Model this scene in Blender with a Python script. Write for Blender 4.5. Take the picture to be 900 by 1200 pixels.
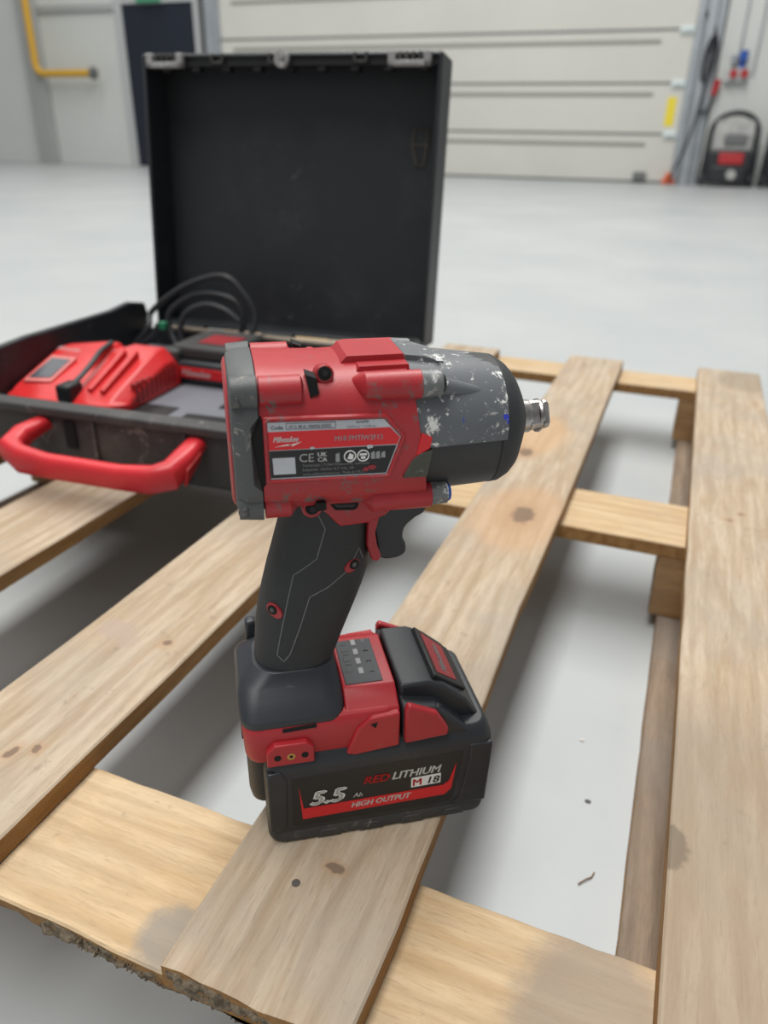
import bpy, bmesh, math, random
from mathutils import Vector, Matrix, noise
random.seed(7)
S = bpy.context.scene
for o in list(bpy.data.objects): bpy.data.objects.remove(o)
COL = S.collection

# ------------------------------------------------------------------ camera
cam = bpy.data.cameras.new('camera'); camo = bpy.data.objects.new('camera', cam); COL.objects.link(camo)
cam.sensor_fit = 'VERTICAL'; cam.sensor_height = 36.0; cam.lens = 870.3/1200*36.0
cam.clip_start = 0.01; cam.clip_end = 200
_p, _y, _r = 0.4671, -0.3687, 0.0188
fwd = Vector((math.sin(_y)*math.cos(_p), math.cos(_y)*math.cos(_p), -math.sin(_p)))
rt = Vector((math.cos(_y), -math.sin(_y), 0)); up = rt.cross(fwd)
r2 = rt*math.cos(_r)+up*math.sin(_r); u2 = up*math.cos(_r)-rt*math.sin(_r)
camo.matrix_world = Matrix(((r2.x,u2.x,-fwd.x,0),(r2.y,u2.y,-fwd.y,0),(r2.z,u2.z,-fwd.z,0.47474),(0,0,0,1)))
cam.dof.use_dof = True; cam.dof.focus_distance = 0.375; cam.dof.aperture_fstop = 7.2
S.camera = camo
# ------------------------------------------------------------------ light
w = bpy.data.worlds.new('world'); S.world = w; w.use_nodes = True
bg = w.node_tree.nodes['Background']; bg.inputs[0].default_value = (0.97, 0.985, 1.0, 1); bg.inputs[1].default_value = 0.31
def area(name, loc, sx, sy, power, col, target=None):
    l = bpy.data.lights.new(name, 'AREA'); l.shape = 'RECTANGLE'; l.size = sx; l.size_y = sy; l.energy = power; l.color = col
    o = bpy.data.objects.new(name, l); COL.objects.link(o); o.location = loc
    if target is not None: o.rotation_euler = (Vector(target)-Vector(loc)).to_track_quat('-Z', 'Y').to_euler()
    return o
area('overhead_light', (-1.0, 2.0, 7.0), 2.2, 12.0, 1020, (1.0, 0.985, 0.95))
area('overhead_light', (-7.0, 6.0, 7.0), 3.0, 9.0, 300, (1.0, 0.985, 0.95))  # unseen lamp, added to brighten the far-left wall
S.view_settings.view_transform = 'Standard'; S.view_settings.look = 'None'
S.view_settings.gamma = 1.0; S.view_settings.use_curve_mapping = False
S.view_settings.exposure = -0.12
S.cycles.use_denoising = True

# ------------------------------------------------------------------ materials
def lin(r, g, b):
    f = lambda c: (c/255/12.92) if c/255 <= 0.04045 else ((c/255+0.055)/1.055)**2.4
    return (f(r), f(g), f(b), 1)
class NT:
    def __init__(s, name):
        s.m = bpy.data.materials.new(name); s.m.use_nodes = True; s.t = s.m.node_tree
        s.b = s.t.nodes['Principled BSDF']
    def n(s, ty, **kw):
        x = s.t.nodes.new(ty)
        for k, v in kw.items(): setattr(x, k, v)
        return x
    def l(s, a, b): s.t.links.new(a, b)
    def math(s, op, a, b=None, clamp=False):
        x = s.n('ShaderNodeMath', operation=op, use_clamp=clamp)
        for i, q in enumerate((a, b)):
            if q is None: continue
            if isinstance(q, (int, float)): x.inputs[i].default_value = q
            else: s.l(q, x.inputs[i])
        return x.outputs[0]
    def mix(s, f, a, b):
        x = s.n('ShaderNodeMix', data_type='RGBA')
        for i, q in ((0, f), (6, a), (7, b)):
            if isinstance(q, (int, float)): x.inputs[i].default_value = q
            elif isinstance(q, tuple): x.inputs[i].default_value = q
            else: s.l(q, x.inputs[i])
        return x.outputs[2]
    def noise(s, vec, scale, detail=4, rough=0.55, dist=0):
        x = s.n('ShaderNodeTexNoise'); x.inputs['Scale'].default_value = scale; x.inputs['Detail'].default_value = detail
        x.inputs['Roughness'].default_value = rough; x.inputs['Distortion'].default_value = dist
        s.l(vec, x.inputs['Vector']); return x.outputs['Fac']
    def ramp(s, fac, lo, hi):
        x = s.n('ShaderNodeMapRange', interpolation_type='SMOOTHSTEP'); x.inputs[1].default_value = lo; x.inputs[2].default_value = hi
        s.l(fac, x.inputs[0]); return x.outputs[0]
    def vec(s, scale=(1,1,1), rnd=True, loc=(0,0,0)):
        tc = s.n('ShaderNodeTexCoord'); mp = s.n('ShaderNodeMapping'); mp.inputs['Scale'].default_value = scale
        mp.inputs['Location'].default_value = loc
        src = tc.outputs['Object']
        if rnd:
            oi = s.n('ShaderNodeObjectInfo'); ad = s.n('ShaderNodeVectorMath', operation='ADD'); sc = s.math('MULTIPLY', oi.outputs['Random'], 7.0)
            s.l(src, ad.inputs[0]); s.l(sc, ad.inputs[1]); src = ad.outputs[0]
        s.l(src, mp.inputs['Vector']); return mp.outputs[0]
    def dist(s, vec, p, sc=(1,1,1)):
        a = s.n('ShaderNodeVectorMath', operation='SUBTRACT'); s.l(vec, a.inputs[0]); a.inputs[1].default_value = p
        m = s.n('ShaderNodeVectorMath', operation='MULTIPLY'); s.l(a.outputs[0], m.inputs[0]); m.inputs[1].default_value = sc
        d = s.n('ShaderNodeVectorMath', operation='LENGTH'); s.l(m.outputs[0], d.inputs[0]); return d.outputs['Value']
    def bump(s, h, strength, distance=0.001):
        x = s.n('ShaderNodeBump'); x.inputs['Strength'].default_value = strength; x.inputs['Distance'].default_value = distance
        s.l(h, x.inputs['Height']); s.l(x.outputs[0], s.b.inputs['Normal'])
    def out(s, col=None, rough=None, metal=None):
        for k, q in (('Base Color', col), ('Roughness', rough), ('Metallic', metal)):
            if q is None: continue
            if isinstance(q, (int, float, tuple)): s.b.inputs[k].default_value = q
            else: s.l(q, s.b.inputs[k])
        return s.m
def plain(name, rgb, rough=0.5, metal=0.0, var=0.0, scale=30, bump=0.0):
    t = NT(name); c = lin(*rgb)
    if var or bump:
        v = t.vec(); f = t.noise(v, scale, 5)
        if var:
            d = tuple(x*(1-var) for x in c[:3])+(1,); e = tuple(min(1, x*(1+var)) for x in c[:3])+(1,)
            t.out(t.mix(t.ramp(f, 0.3, 0.7), d, e), rough, metal)
        else: t.out(c, rough, metal)
        if bump: t.bump(t.noise(v, scale*6, 3), bump, 0.0006)
        return t.m
    return t.out(c, rough, metal)
def worn(name, rgb, rough, scuff, amount, scale=60, dirt=None, bump=0.15, splat=None, spots=()):
    """plastic or paint with scuffs, thin scratches, grime and splashes of paint"""
    t = NT(name); v = t.vec(rnd=False); c = lin(*rgb)
    big = t.noise(v, scale*0.35, 4); col = t.mix(t.ramp(big, 0.3, 0.75), c, tuple(x*0.86 for x in c[:3])+(1,))
    if dirt: col = t.mix(t.math('MULTIPLY', t.ramp(t.noise(v, scale*0.5, 8, 0.7), 0.5, 0.75), 0.6), col, lin(*dirt))
    sc = t.math('MULTIPLY', t.ramp(t.noise(v, scale*2.2, 8, 0.75, 0.6), 0.60-amount, 0.66-amount), t.ramp(t.noise(v, scale*0.45, 3), 0.48, 0.60))
    col = t.mix(sc, col, lin(*scuff))
    vs = t.vec((60, 400, 240), rnd=False); sr = t.math('MULTIPLY', t.ramp(t.noise(vs, 1.0, 3, 0.5, 1.2), 0.70, 0.74), t.ramp(t.noise(v, scale*0.7, 2), 0.5, 0.6))
    col = t.mix(t.math('MULTIPLY', sr, 0.5), col, lin(*scuff))
    if splat:
        tc0 = t.n('ShaderNodeTexCoord'); area_ = None
        for (p, r) in (((0.086,-0.026,0.2575),0.011), ((0.083,-0.034,0.240),0.007), ((0.084,-0.034,0.232),0.006), ((0.121,-0.017,0.2555),0.009), ((0.1205,-0.025,0.2485),0.007), ((0.092,-0.012,0.2635),0.012), ((0.121,-0.030,0.236),0.006), ((0.105,-0.022,0.2545),0.006), ((0.092,-0.028,0.204),0.008)):
            d = t.ramp(t.dist(tc0.outputs['Object'], p), r, 0.0); area_ = d if area_ is None else t.math('MAXIMUM', area_, d)
        lo_ = t.math('ADD', t.noise(v, 230, 7, 0.72, 0.5), t.math('MULTIPLY', area_, 0.13))
        sp = t.ramp(lo_, 0.62, 0.655)
        col = t.mix(sp, col, lin(*splat))
    tc = t.n('ShaderNodeTexCoord')
    for (p, r, rgb2) in spots:
        d = t.dist(tc.outputs['Object'], p); d = t.math('ADD', d, t.math('MULTIPLY', t.math('SUBTRACT', t.noise(v, 700, 2), 0.5), r*1.2))
        col = t.mix(t.math('LESS_THAN', d, r), col, lin(*rgb2))
    t.out(col, rough)
    if bump: t.bump(t.noise(v, 900, 3), bump, 0.0004)
    return t.m
def wood(name, base, dark, grey, axis, greyamt=0.5, knots=(), patches=()):
    """weathered softwood; axis = grain direction; knots and darker stained patches at local places"""
    t = NT(name); s1 = (9, 1.0, 9) if axis == 'y' else (1.0, 9, 9)
    v = t.vec(s1); iso = t.vec((1,1,1))
    g1 = t.noise(v, 9, 6, 0.6, 0.8); g2 = t.noise(v, 42, 4, 0.6, 0.3)
    wv = t.n('ShaderNodeTexWave', wave_type='BANDS', bands_direction='X' if axis == 'y' else 'Y'); wv.inputs['Scale'].default_value = 4.2
    wv.inputs['Distortion'].default_value = 5.5; wv.inputs['Detail'].default_value = 3; wv.inputs['Detail Scale'].default_value = 1.2
    t.l(t.vec((5, 0.9, 5) if axis == 'y' else (0.9, 5, 5)), wv.inputs['Vector'])
    col = t.mix(t.ramp(g1, 0.35, 0.7), lin(*base), lin(*dark))
    d2 = tuple(x*0.72 for x in lin(*dark)[:3])+(1,)
    col = t.mix(t.math('MULTIPLY', t.ramp(wv.outputs['Fac'], 0.45, 0.95), 0.26), col, d2)
    col = t.mix(t.math('MULTIPLY', t.ramp(g2, 0.52, 0.74), 0.3), col, d2)
    fv = t.vec((60, 5, 60) if axis == 'y' else (5, 60, 60)); fib = t.noise(fv, 11, 4, 0.7, 0.4)
    col = t.mix(t.math('MULTIPLY', t.ramp(fib, 0.50, 0.72), 0.52), col, d2)
    gm = t.math('MULTIPLY', t.ramp(t.noise(iso, 9, 5, 0.6), 0.42, 0.68), greyamt)
    col = t.mix(gm, col, lin(*grey))
    st = t.math('MULTIPLY', t.ramp(t.noise(iso, 55, 5, 0.65), 0.62, 0.74), 0.35); col = t.mix(st, col, lin(112, 100, 88))
    tc = t.n('ShaderNodeTexCoord'); ob = tc.outputs['Object']
    wob = t.math('MULTIPLY', t.math('SUBTRACT', t.noise(iso, 120, 3), 0.5), 0.012)
    for (p, r, el, rgb2, am) in patches:
        d = t.math('ADD', t.dist(ob, p, el), wob); col = t.mix(t.math('MULTIPLY', t.math('SUBTRACT', 1.0, t.ramp(d, r*0.6, r)), am), col, lin(*rgb2))
    for (p, r, el) in knots:
        d = t.math('ADD', t.dist(ob, p, el), wob)
        ringf = t.math('MULTIPLY', t.math('SUBTRACT', 1.0, t.ramp(d, r*0.8, r*2.0)), 0.55); col = t.mix(ringf, col, lin(170, 138, 108))
        kf = t.math('SUBTRACT', 1.0, t.ramp(d, r*0.6, r)); col = t.mix(t.math('MULTIPLY', kf, 0.8), col, lin(112, 94, 80))
    t.out(col, 0.8); t.b.inputs['Specular IOR Level'].default_value = 0.25
    t.bump(t.math('ADD', t.math('ADD', t.math('MULTIPLY', g2, 0.6), t.math('MULTIPLY', fib, 0.8)), t.math('MULTIPLY', t.noise(iso, 260, 3), 0.6)), 0.35, 0.0012)
    return t.m
M = {}
SPLAT = (222, 222, 218)
M['red'] = worn('red_plastic', (174, 43, 50), 0.42, (112, 92, 90), 0.085, 60, (148, 44, 48))
M['red_clean'] = worn('red_base_plastic', (176, 40, 48), 0.42, (150, 120, 115), 0.0, 60, (160, 50, 52))
M['rubber'] = worn('black_rubber', (50, 52, 54), 0.68, (86, 86, 86), -0.05, 50, (66, 66, 64), 0.5)
M['rubber_smooth'] = worn('black_cover', (44, 48, 54), 0.42, (78, 80, 84), -0.05, 40, (58, 60, 62), 0.1)
M['cap'] = worn('grey_cap', (84, 87, 88), 0.5, (140, 134, 126), 0.03, 60, (62, 63, 62), 0.3)
M['nose'] = worn('grey_nose', (100, 104, 108), 0.45, (170, 170, 168), 0.03, 70, (82, 84, 86), 0.12, SPLAT,
                 [((0.0985,-0.0335,0.2415),0.0016,(38,74,170)), ((0.104,-0.033,0.2455),0.0013,(38,74,170)), ((0.1195,-0.030,0.2405),0.0014,(52,66,190)), ((0.1205,-0.030,0.2385),0.001,(52,66,190))])
M['nose_low'] = worn('dark_nose', (50, 52, 53), 0.5, (92, 92, 90), -0.04, 60, (62, 62, 62), 0.12, None,
                 [((0.0975,-0.0325,0.2165),0.0010,(48,60,180)), ((0.106,-0.032,0.2155),0.0009,(48,60,180))])
M['boss_grey'] = worn('scuffed_grey', (112, 114, 115), 0.4, (205, 205, 202), 0.08, 90, None, 0.3, SPLAT)
M['steel'] = plain('steel', (176, 172, 168), 0.3, 1.0, 0.25, 200)
M['dark_steel'] = plain('dark_steel', (92, 92, 92), 0.45, 0.6, 0.3, 300)
M['brass'] = plain('brass', (190, 160, 100), 0.35, 1.0)
M['black'] = plain('black_plastic', (22, 23, 25), 0.5)
M['hole'] = plain('hole_shade', (6, 6, 7), 0.8)  # near-black paint standing for the shade inside holes and slots
M['battery'] = worn('battery_shell', (40, 43, 48), 0.42, (92, 90, 88), -0.03, 45, (58, 58, 58), 0.15)
M['battery_foot'] = worn('battery_foot', (62, 63, 64), 0.6, (120, 116, 110), 0.03, 60, (84, 82, 78), 0.3)
M['lb_black'] = plain('label_black', (26, 26, 28), 0.45)
M['lb_red'] = plain('label_red', (214, 30, 38), 0.4)
M['lb_dkred'] = worn('label_dull_red', (150, 40, 48), 0.5, (90, 84, 84), 0.0, 90)
M['lb_silver'] = worn('label_silver', (196, 200, 206), 0.4, (150, 110, 110), -0.02, 120, None, 0)
M['lb_white'] = plain('label_white', (232, 232, 230), 0.5)
M['lb_grey'] = plain('label_grey', (150, 152, 152), 0.5)
M['lb_ink'] = plain('label_ink', (60, 62, 84), 0.5)
M['seam'] = plain('seam_grey', (104, 106, 107), 0.6)
M['blue'] = plain('blue_paint', (40, 86, 170), 0.5)
M['olive'] = worn('olive_patch', (74, 74, 66), 0.55, (120, 118, 108), 0, 80)
M['case'] = worn('case_black', (38, 42, 46), 0.48, (84, 86, 88), -0.01, 14, (62, 64, 66), 0.25)
M['case_front'] = worn('case_dusty', (58, 58, 58), 0.6, (118, 114, 110), 0.03, 14, (96, 93, 90), 0.25)
M['tray'] = worn('tray_grey', (112, 114, 122), 0.6, (150, 150, 152), 0, 14, (92, 94, 100))
M['handle_red'] = plain('handle_red', (200, 42, 50), 0.38, 0, 0.1, 20)
M['charger_red'] = plain('charger_red', (206, 44, 46), 0.36, 0, 0.08, 20)
M['charger_dkred'] = plain('charger_vent', (150, 26, 28), 0.5)
M['charger_pale'] = plain('charger_rim', (214, 120, 116), 0.45)
M['screen'] = plain('screen_dark', (62, 66, 74), 0.3)
M['cable'] = plain('cable_black', (48, 50, 53), 0.5)
M['green'] = plain('green_tag', (40, 130, 92), 0.5)
M['latch'] = worn('latch_grey', (150, 150, 150), 0.5, (205, 205, 205), 0.05, 40)
M['rod'] = plain('hinge_gap_rod', (158, 146, 130), 0.4, 0.4)
M['wall'] = plain('wall_panel', (206, 209, 205), 0.6, 0, 0.04, 0.6)
M['wall_grey'] = plain('column_grey', (168, 170, 168), 0.6, 0, 0.05, 1)
M['door_navy'] = plain('door_navy', (26, 33, 46), 0.45)
M['frame'] = plain('frame_grey', (186, 190, 190), 0.45)
M['gate'] = plain('gate_panel', (206, 205, 198), 0.5, 0, 0.03, 0.8)
M['gate_shadow_line'] = plain('gate_shadow_line', (148, 146, 140), 0.6)
M['joint'] = plain('joint_grey', (110, 112, 112), 0.6)
M['galv'] = plain('galvanised', (166, 172, 178), 0.4, 0.3, 0.08, 4)
M['hinge_white'] = plain('hinge_pale', (216, 226, 226), 0.4)
M['yellow'] = plain('pipe_yellow', (214, 166, 52), 0.4)
M['yellow_sign'] = plain('sign_yellow', (236, 214, 60), 0.5)
M['orange'] = plain('orange_foot', (216, 96, 44), 0.5)
M['exit_green'] = plain('sign_green', (60, 150, 110), 0.5)
M['plug_red'] = plain('plug_red', (176, 48, 52), 0.5)
M['cart_black'] = plain('cart_black', (40, 42, 46), 0.5)
M['cart_pale'] = plain('cart_pale', (176, 176, 174), 0.6, 0, 0.2, 12)
def floor_mat():
    t = NT('concrete'); v = t.vec(rnd=False)
    f = t.noise(v, 1.3, 6, 0.6); f2 = t.noise(v, 14, 6, 0.65); f3 = t.noise(v, 120, 4)
    col = t.mix(t.ramp(f, 0.3, 0.7), lin(166, 171, 173), lin(178, 181, 181))
    col = t.mix(t.math('MULTIPLY', t.ramp(f2, 0.5, 0.8), 0.12), col, lin(144, 151, 156))
    col = t.mix(t.math('MULTIPLY', t.ramp(f3, 0.66, 0.76), 0.18), col, lin(140, 142, 142))
    t.out(col, t.math('ADD', 0.36, t.math('MULTIPLY', f2, 0.06))); t.bump(f3, 0.05, 0.001); t.b.inputs['Specular IOR Level'].default_value = 0.45
    return t.m
M['floor'] = floor_mat()

# ------------------------------------------------------------------ mesh helpers
def tag(o, label=None, cat=None, group=None, kind=None):
    for k, v in (('label', label), ('category', cat), ('group', group), ('kind', kind)):
        if v: o[k] = v
    return o
def empty(name, loc, rz=0.0):
    o = bpy.data.objects.new(name, None); o.empty_display_size = 0.05; COL.objects.link(o); o.location = loc; o.rotation_euler = (0,0,rz); return o
class MB:
    def __init__(s, tf=None): s.v = []; s.f = []; s.tf = tf
    def add(s, vs, fs):
        k = len(s.v); s.v += [tuple(s.tf(p)) if s.tf else tuple(p) for p in vs]; s.f += [tuple(i+k for i in f) for f in fs]; return s
    def box(s, lo, hi):
        x0,y0,z0 = lo; x1,y1,z1 = hi
        return s.add([(x0,y0,z0),(x1,y0,z0),(x1,y1,z0),(x0,y1,z0),(x0,y0,z1),(x1,y0,z1),(x1,y1,z1),(x0,y1,z1)],
                     [(0,3,2,1),(4,5,6,7),(0,1,5,4),(1,2,6,5),(2,3,7,6),(3,0,4,7)])
    def loft(s, rings, closed=False):
        n = len(rings[0]); vs = [p for r in rings for p in r]; fs = []
        m = len(rings)
        for i in range(m if closed else m-1):
            for j in range(n):
                a = i*n+j; b = i*n+(j+1)%n; c = ((i+1)%m)*n+(j+1)%n; d = ((i+1)%m)*n+j; fs.append((a,b,c,d))
        if not closed: fs += [tuple(reversed(range(n))), tuple(range((m-1)*n, m*n))]
        return s.add(vs, fs)
    def prism(s, poly, place, a, b):
        """polygon of 2-D points, place(p, h) -> 3-D point, extruded from h=a to h=b"""
        return s.loft([[place(p, a) for p in poly], [place(p, b) for p in poly]])
    def cyl(s, p0, p1, r0, r1=None, n=20):
        r1 = r0 if r1 is None else r1; p0 = Vector(p0); p1 = Vector(p1); d = (p1-p0).normalized()
        a = d.orthogonal().normalized(); b = d.cross(a)
        ring = lambda p, r: [tuple(p+r*(math.cos(t)*a+math.sin(t)*b)) for t in [2*math.pi*i/n for i in range(n)]]
        return s.loft([ring(p0, r0), ring(p1, r1)])
    def tube(s, path, r, n=10, closed=False, flat=1.0, rf=None):
        P = [Vector(p) for p in path]; rings = []; m = len(P); prev = None
        for i in range(m):
            t = (P[(i+1) % m]-P[i-1]) if closed else (P[min(i+1,m-1)]-P[max(i-1,0)])
            t.normalize()
            a = (prev - prev.dot(t)*t) if prev else t.orthogonal()
            a.normalize(); prev = a; b = t.cross(a); rr = rf(i/(m-1)) if rf else r
            rings.append([tuple(P[i]+rr*(math.cos(q)*a+flat*math.sin(q)*b)) for q in [2*math.pi*k/n for k in range(n)]])
        return s.loft(rings, closed)
    def build(s, name, mat, parent=None, bevel=0.0, seg=2, angle=35, smooth=True):
        me = bpy.data.meshes.new(name); me.from_pydata(s.v, [], s.f); me.update()
        bm = bmesh.new(); bm.from_mesh(me); bmesh.ops.recalc_face_normals(bm, faces=bm.faces[:]); bm.to_mesh(me); bm.free()
        me.materials.append(mat)
        if smooth:
            for p in me.polygons: p.use_smooth = True
            me.set_sharp_from_angle(angle=math.radians(angle))
        o = bpy.data.objects.new(name, me); COL.objects.link(o)
        if parent: o.parent = parent
        if bevel:
            b = o.modifiers.new('bevel', 'BEVEL'); b.width = bevel; b.segments = seg; b.limit_method = 'ANGLE'; b.angle_limit = math.radians(32)
        return o
def catmull(pts, k=8, closed=False):
    P = [Vector(p) for p in pts]; n = len(P); out = []
    for i in range(n if closed else n-1):
        g = (lambda j: P[j % n]) if closed else (lambda j: P[max(0, min(n-1, j))])
        a, b, c, d = g(i-1), g(i), g(i+1), g(i+2)
        for q in range(k):
            t = q/k; out.append(0.5*((2*b)+(c-a)*t+(2*a-5*b+4*c-d)*t*t+(3*b-a-3*c+d)*t**3))
    if not closed: out.append(P[-1])
    return out
def text(name, body, size, place, mat, parent, shear=0.0, bold=0.0, align='LEFT', sx=1.0):
    """lettering as a flat mesh; place(x, y) -> local point"""
    c = bpy.data.curves.new('lettering', 'FONT'); c.body = body; c.size = size; c.shear = shear; c.align_x = align; c.resolution_u = 3
    o = bpy.data.objects.new('lettering', c); COL.objects.link(o); dg = bpy.context.evaluated_depsgraph_get(); dg.update()
    me = bpy.data.meshes.new_from_object(o.evaluated_get(dg)); bpy.data.objects.remove(o); bpy.data.curves.remove(c)
    me.name = name
    if bold:
        vs = [v.co.copy() for v in me.vertices]; fs = [tuple(p.vertices) for p in me.polygons]; n = len(vs); d = bold*size
        me.clear_geometry(); offs = ((0,0),(d,0),(-d,0),(0,d*0.7),(0,-d*0.7))
        me.from_pydata([v+Vector((a,b,0)) for (a,b) in offs for v in vs], [], [tuple(i+k*n for i in f) for k in range(5) for f in fs]); me.update()
    for v in me.vertices: v.co = place(v.co.x*sx, v.co.y)
    me.materials.clear(); me.materials.append(mat); me.update()
    r = bpy.data.objects.new(name, me); COL.objects.link(r); r.parent = parent
    return r

# ------------------------------------------------------------------ setting
o = MB().box((-16, -3, -0.1), (7, 12.2, 0)).build('floor', M['floor'], smooth=False); tag(o, kind='structure')
WA = math.radians(2.0); WO = Vector((-0.37, 11.15, 0))
def wall_empty(name, s, off=0.0, z=0.0):
    return empty(name, (WO.x+s*math.cos(WA)+off*math.sin(WA), WO.y+s*math.sin(WA)-off*math.cos(WA), z), WA)
# local frame on the wall: x along the wall, -y toward the room
wl = empty('wall_back', (WO.x, WO.y, 0), WA); tag(wl, kind='structure')
xs = [-15, -12.4, -9.9, -8.24]
for a, b in zip(xs[:-1], xs[1:]): MB().box((a+0.006, 0, 0), (b-0.006, 0.2, 5.2)).build('wall_panel', M['wall'], wl, 0.004)
MB().box((-8.234, 0, 2.3), (-6.82, 0.2, 5.2)).build('wall_panel', M['wall'], wl, 0.004)
for a, b in ((0.27, 1.32), (1.332, 2.6), (2.612, 4.6), (4.612, 6.9)): MB().box((a, 0, 0), (b, 0.2, 5.2)).build('wall_panel', M['wall'], wl, 0.004)
MB().box((-6.81, 0, 3.9), (0.258, 0.2, 5.2)).build('wall_panel', M['wall'], wl, 0.004)
MB().box((-15, 0.12, 0), (6.9, 0.26, 5.2)).build('wall_backing', M['joint'], wl)
MB().box((-10.03, -0.14, 0), (-9.72, -0.002, 5.2)).build('trim_1', M['wall_grey'], wl, 0.01)
MB().box((-9.7, -0.05, 2.10), (-8.3, -0.001, 2.19)).build('trim_2', M['wall_grey'], wl, 0.008)
MB().box((-8.3, -0.03, 0), (-8.2, 0.02, 2.3)).build('trim_3', M['frame'], wl, 0.006)
# dark side door
d1 = wall_empty('door_1', -7.54); tag(d1, kind='structure')
MB().box((-0.615, -0.03, 0.01), (0.615, 0.05, 2.17)).build('door_leaf', M['door_navy'], d1, 0.006)
fr = MB(); fr.box((-0.68,-0.05,0),(-0.615,0.08,2.24)); fr.box((0.615,-0.05,0),(0.68,0.08,2.24)); fr.box((-0.615,-0.05,2.17),(0.615,0.08,2.24)); fr.build('door_frame', M['frame'], d1, 0.005)
dh = MB(); dh.cyl((0.53,-0.03,1.02),(0.53,-0.08,1.02),0.02); dh.tube([(0.53,-0.08,1.02),(0.40,-0.08,1.02)],0.012); dh.build('door_handle', M['galv'], d1)
# sectional door
d2 = wall_empty('door_2', 0, 0.0); tag(d2, kind='structure')
for i, (z0, z1) in enumerate(((0.02,0.565),(0.575,1.125),(1.135,1.685),(1.695,2.245),(2.255,2.8),(2.81,3.36),(3.37,3.9))):
    MB().box((-6.5, -0.045, z0), (-0.06, 0.05, z1)).build('door_section', M['gate'], d2, 0.008)
    MB().box((-6.5, -0.055, z0-0.012), (-0.24, -0.02, z0+0.008)).build('section_joint', M['joint'], d2)
    if i < 4: MB().box((-6.3, -0.058, z1-0.135), (-0.43, -0.044, z1-0.095)).build('section_shadow_line', M['gate_shadow_line'], d2, 0.01)  # grey bar painted as the shadow line across the door section
    if i in (0, 1, 2):
        h = MB(); h.box((-0.23,-0.075,z1-0.04),(-0.07,-0.044,z1+0.04)); h.cyl((-0.2,-0.085,z1),(-0.1,-0.085,z1),0.014,n=10); h.build('section_hinge', M['hinge_white'], d2, 0.004)
MB().box((-6.5, -0.06, 0), (-0.06, 0.02, 0.03)).build('bottom_seal', M['joint'], d2)
MB().box((-0.245,-0.05,0.66),(-0.135,-0.045,0.98)).build('warning_sticker', M['yellow_sign'], d2)
tk = MB(); tk.box((-0.06,-0.10,0),(0.02,0.0,3.9)); tk.build('guide_rail', M['galv'], d2, 0.006)
tk = MB(); tk.box((0.055,-0.12,0),(0.15,0.0,3.9)); tk.box((0.02,-0.03,0),(0.25,0,3.9)); tk.build('guide_rail', M['galv'], d2, 0.006)
tk = MB(); tk.box((-6.56,-0.10,0),(-6.5,0,3.9)); tk.box((-6.75,-0.05,0),(-6.56,0,3.9)); tk.build('guide_rail', M['galv'], d2, 0.006)
ob = MB(); ob.box((-0.16,-0.15,0.0),(-0.0,-0.06,0.05)); ob.cyl((-0.08,-0.105,0.05),(-0.08,-0.105,0.13),0.055,0.04); ob.build('rail_foot', M['orange'], d2, 0.01)
ob = MB(); ob.box((-0.52,-0.10,0.03),(-0.36,-0.05,0.13)); ob.build('bottom_bracket', M['joint'], d2, 0.01)
# ------------------------------------------------------------------ things at the wall
ex = wall_empty('exit_sign', -7.62, 0.11, 2.15); tag(ex, 'green sign above the dark door', 'sign')
MB().box((-0.2,-0.02,0.02),(0.2,0.02,0.2)).build('sign_plate', M['exit_green'], ex, 0.004)
MB().box((-0.21,0.02,0.01),(0.21,0.06,0.21)).build('sign_back', M['frame'], ex, 0.004)
gp = wall_empty('gas_pipe', -9.74, 0.22); tag(gp, 'yellow bent gas pipe on the wall left of the dark door', 'pipe')
pth = [(0,0,4.6),(0,0,1.42)]+[(0.14-0.14*math.cos(a),0,1.42-0.14*math.sin(a)) for a in [math.pi/2*k/6 for k in range(1,7)]]+[(1.05,0,1.28)]
MB().tube(pth, 0.052, 14).build('pipe', M['yellow'], gp)
pf = MB(); pf.cyl((1.05,0,1.28),(1.1,0,1.28),0.085); pf.cyl((1.1,0,1.28),(1.13,0,1.28),0.06); pf.build('end_cap', M['joint'], gp, 0.004)
for zz in (3.0, 1.9): MB().box((-0.03,0,zz-0.03),(0.03,0.08,zz+0.03)).build('pipe_clip', M['galv'], gp)
ss = wall_empty('socket_box', 0.50, 0.02, 1.16); tag(ss, 'small grey socket box with red and blue outlets by the door rail', 'socket box')
MB().box((-0.14,-0.07,-0.02),(0.12,0.02,0.12)).build('housing', M['frame'], ss, 0.008)
for x in (-0.05, 0.07):
    q = MB(); q.cyl((x,-0.07,0.07),(x,-0.13,0.06),0.045); q.build('red_outlet', M['plug_red'], ss)
q = MB(); q.cyl((0.03,-0.05,0.2),(0.03,-0.05,0.3),0.045); q.box((-0.0,-0.05,0.12),(0.06,0.02,0.2)); q.build('blue_outlet', M['blue'], ss)
q = MB(); q.cyl((-0.07,-0.05,0.17),(-0.07,-0.05,0.25),0.035); q.build('grey_outlet', M['galv'], ss)
for x in (-0.02, 0.17): MB().tube([(x,0.0,0.12 if x < 0 else 0.05),(x,0.0,3.4)],0.012).build('conduit', M['galv'], ss)
pc = wall_empty('power_cable', 0.27, 0.06, 0); tag(pc, 'dark cable with red plug hanging beside the door rail', 'cable')
MB().tube(catmull([(-0.29,0,2.6),(-0.28,0,1.95),(-0.15,-0.02,1.75),(-0.10,-0.02,1.6),(-0.14,-0.03,1.3),(-0.17,-0.03,1.0),(-0.12,-0.03,0.82),(-0.03,-0.03,0.85),(0.0,-0.04,1.0)],6),0.018,8).build('cord', M['cable'], pc)
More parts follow.
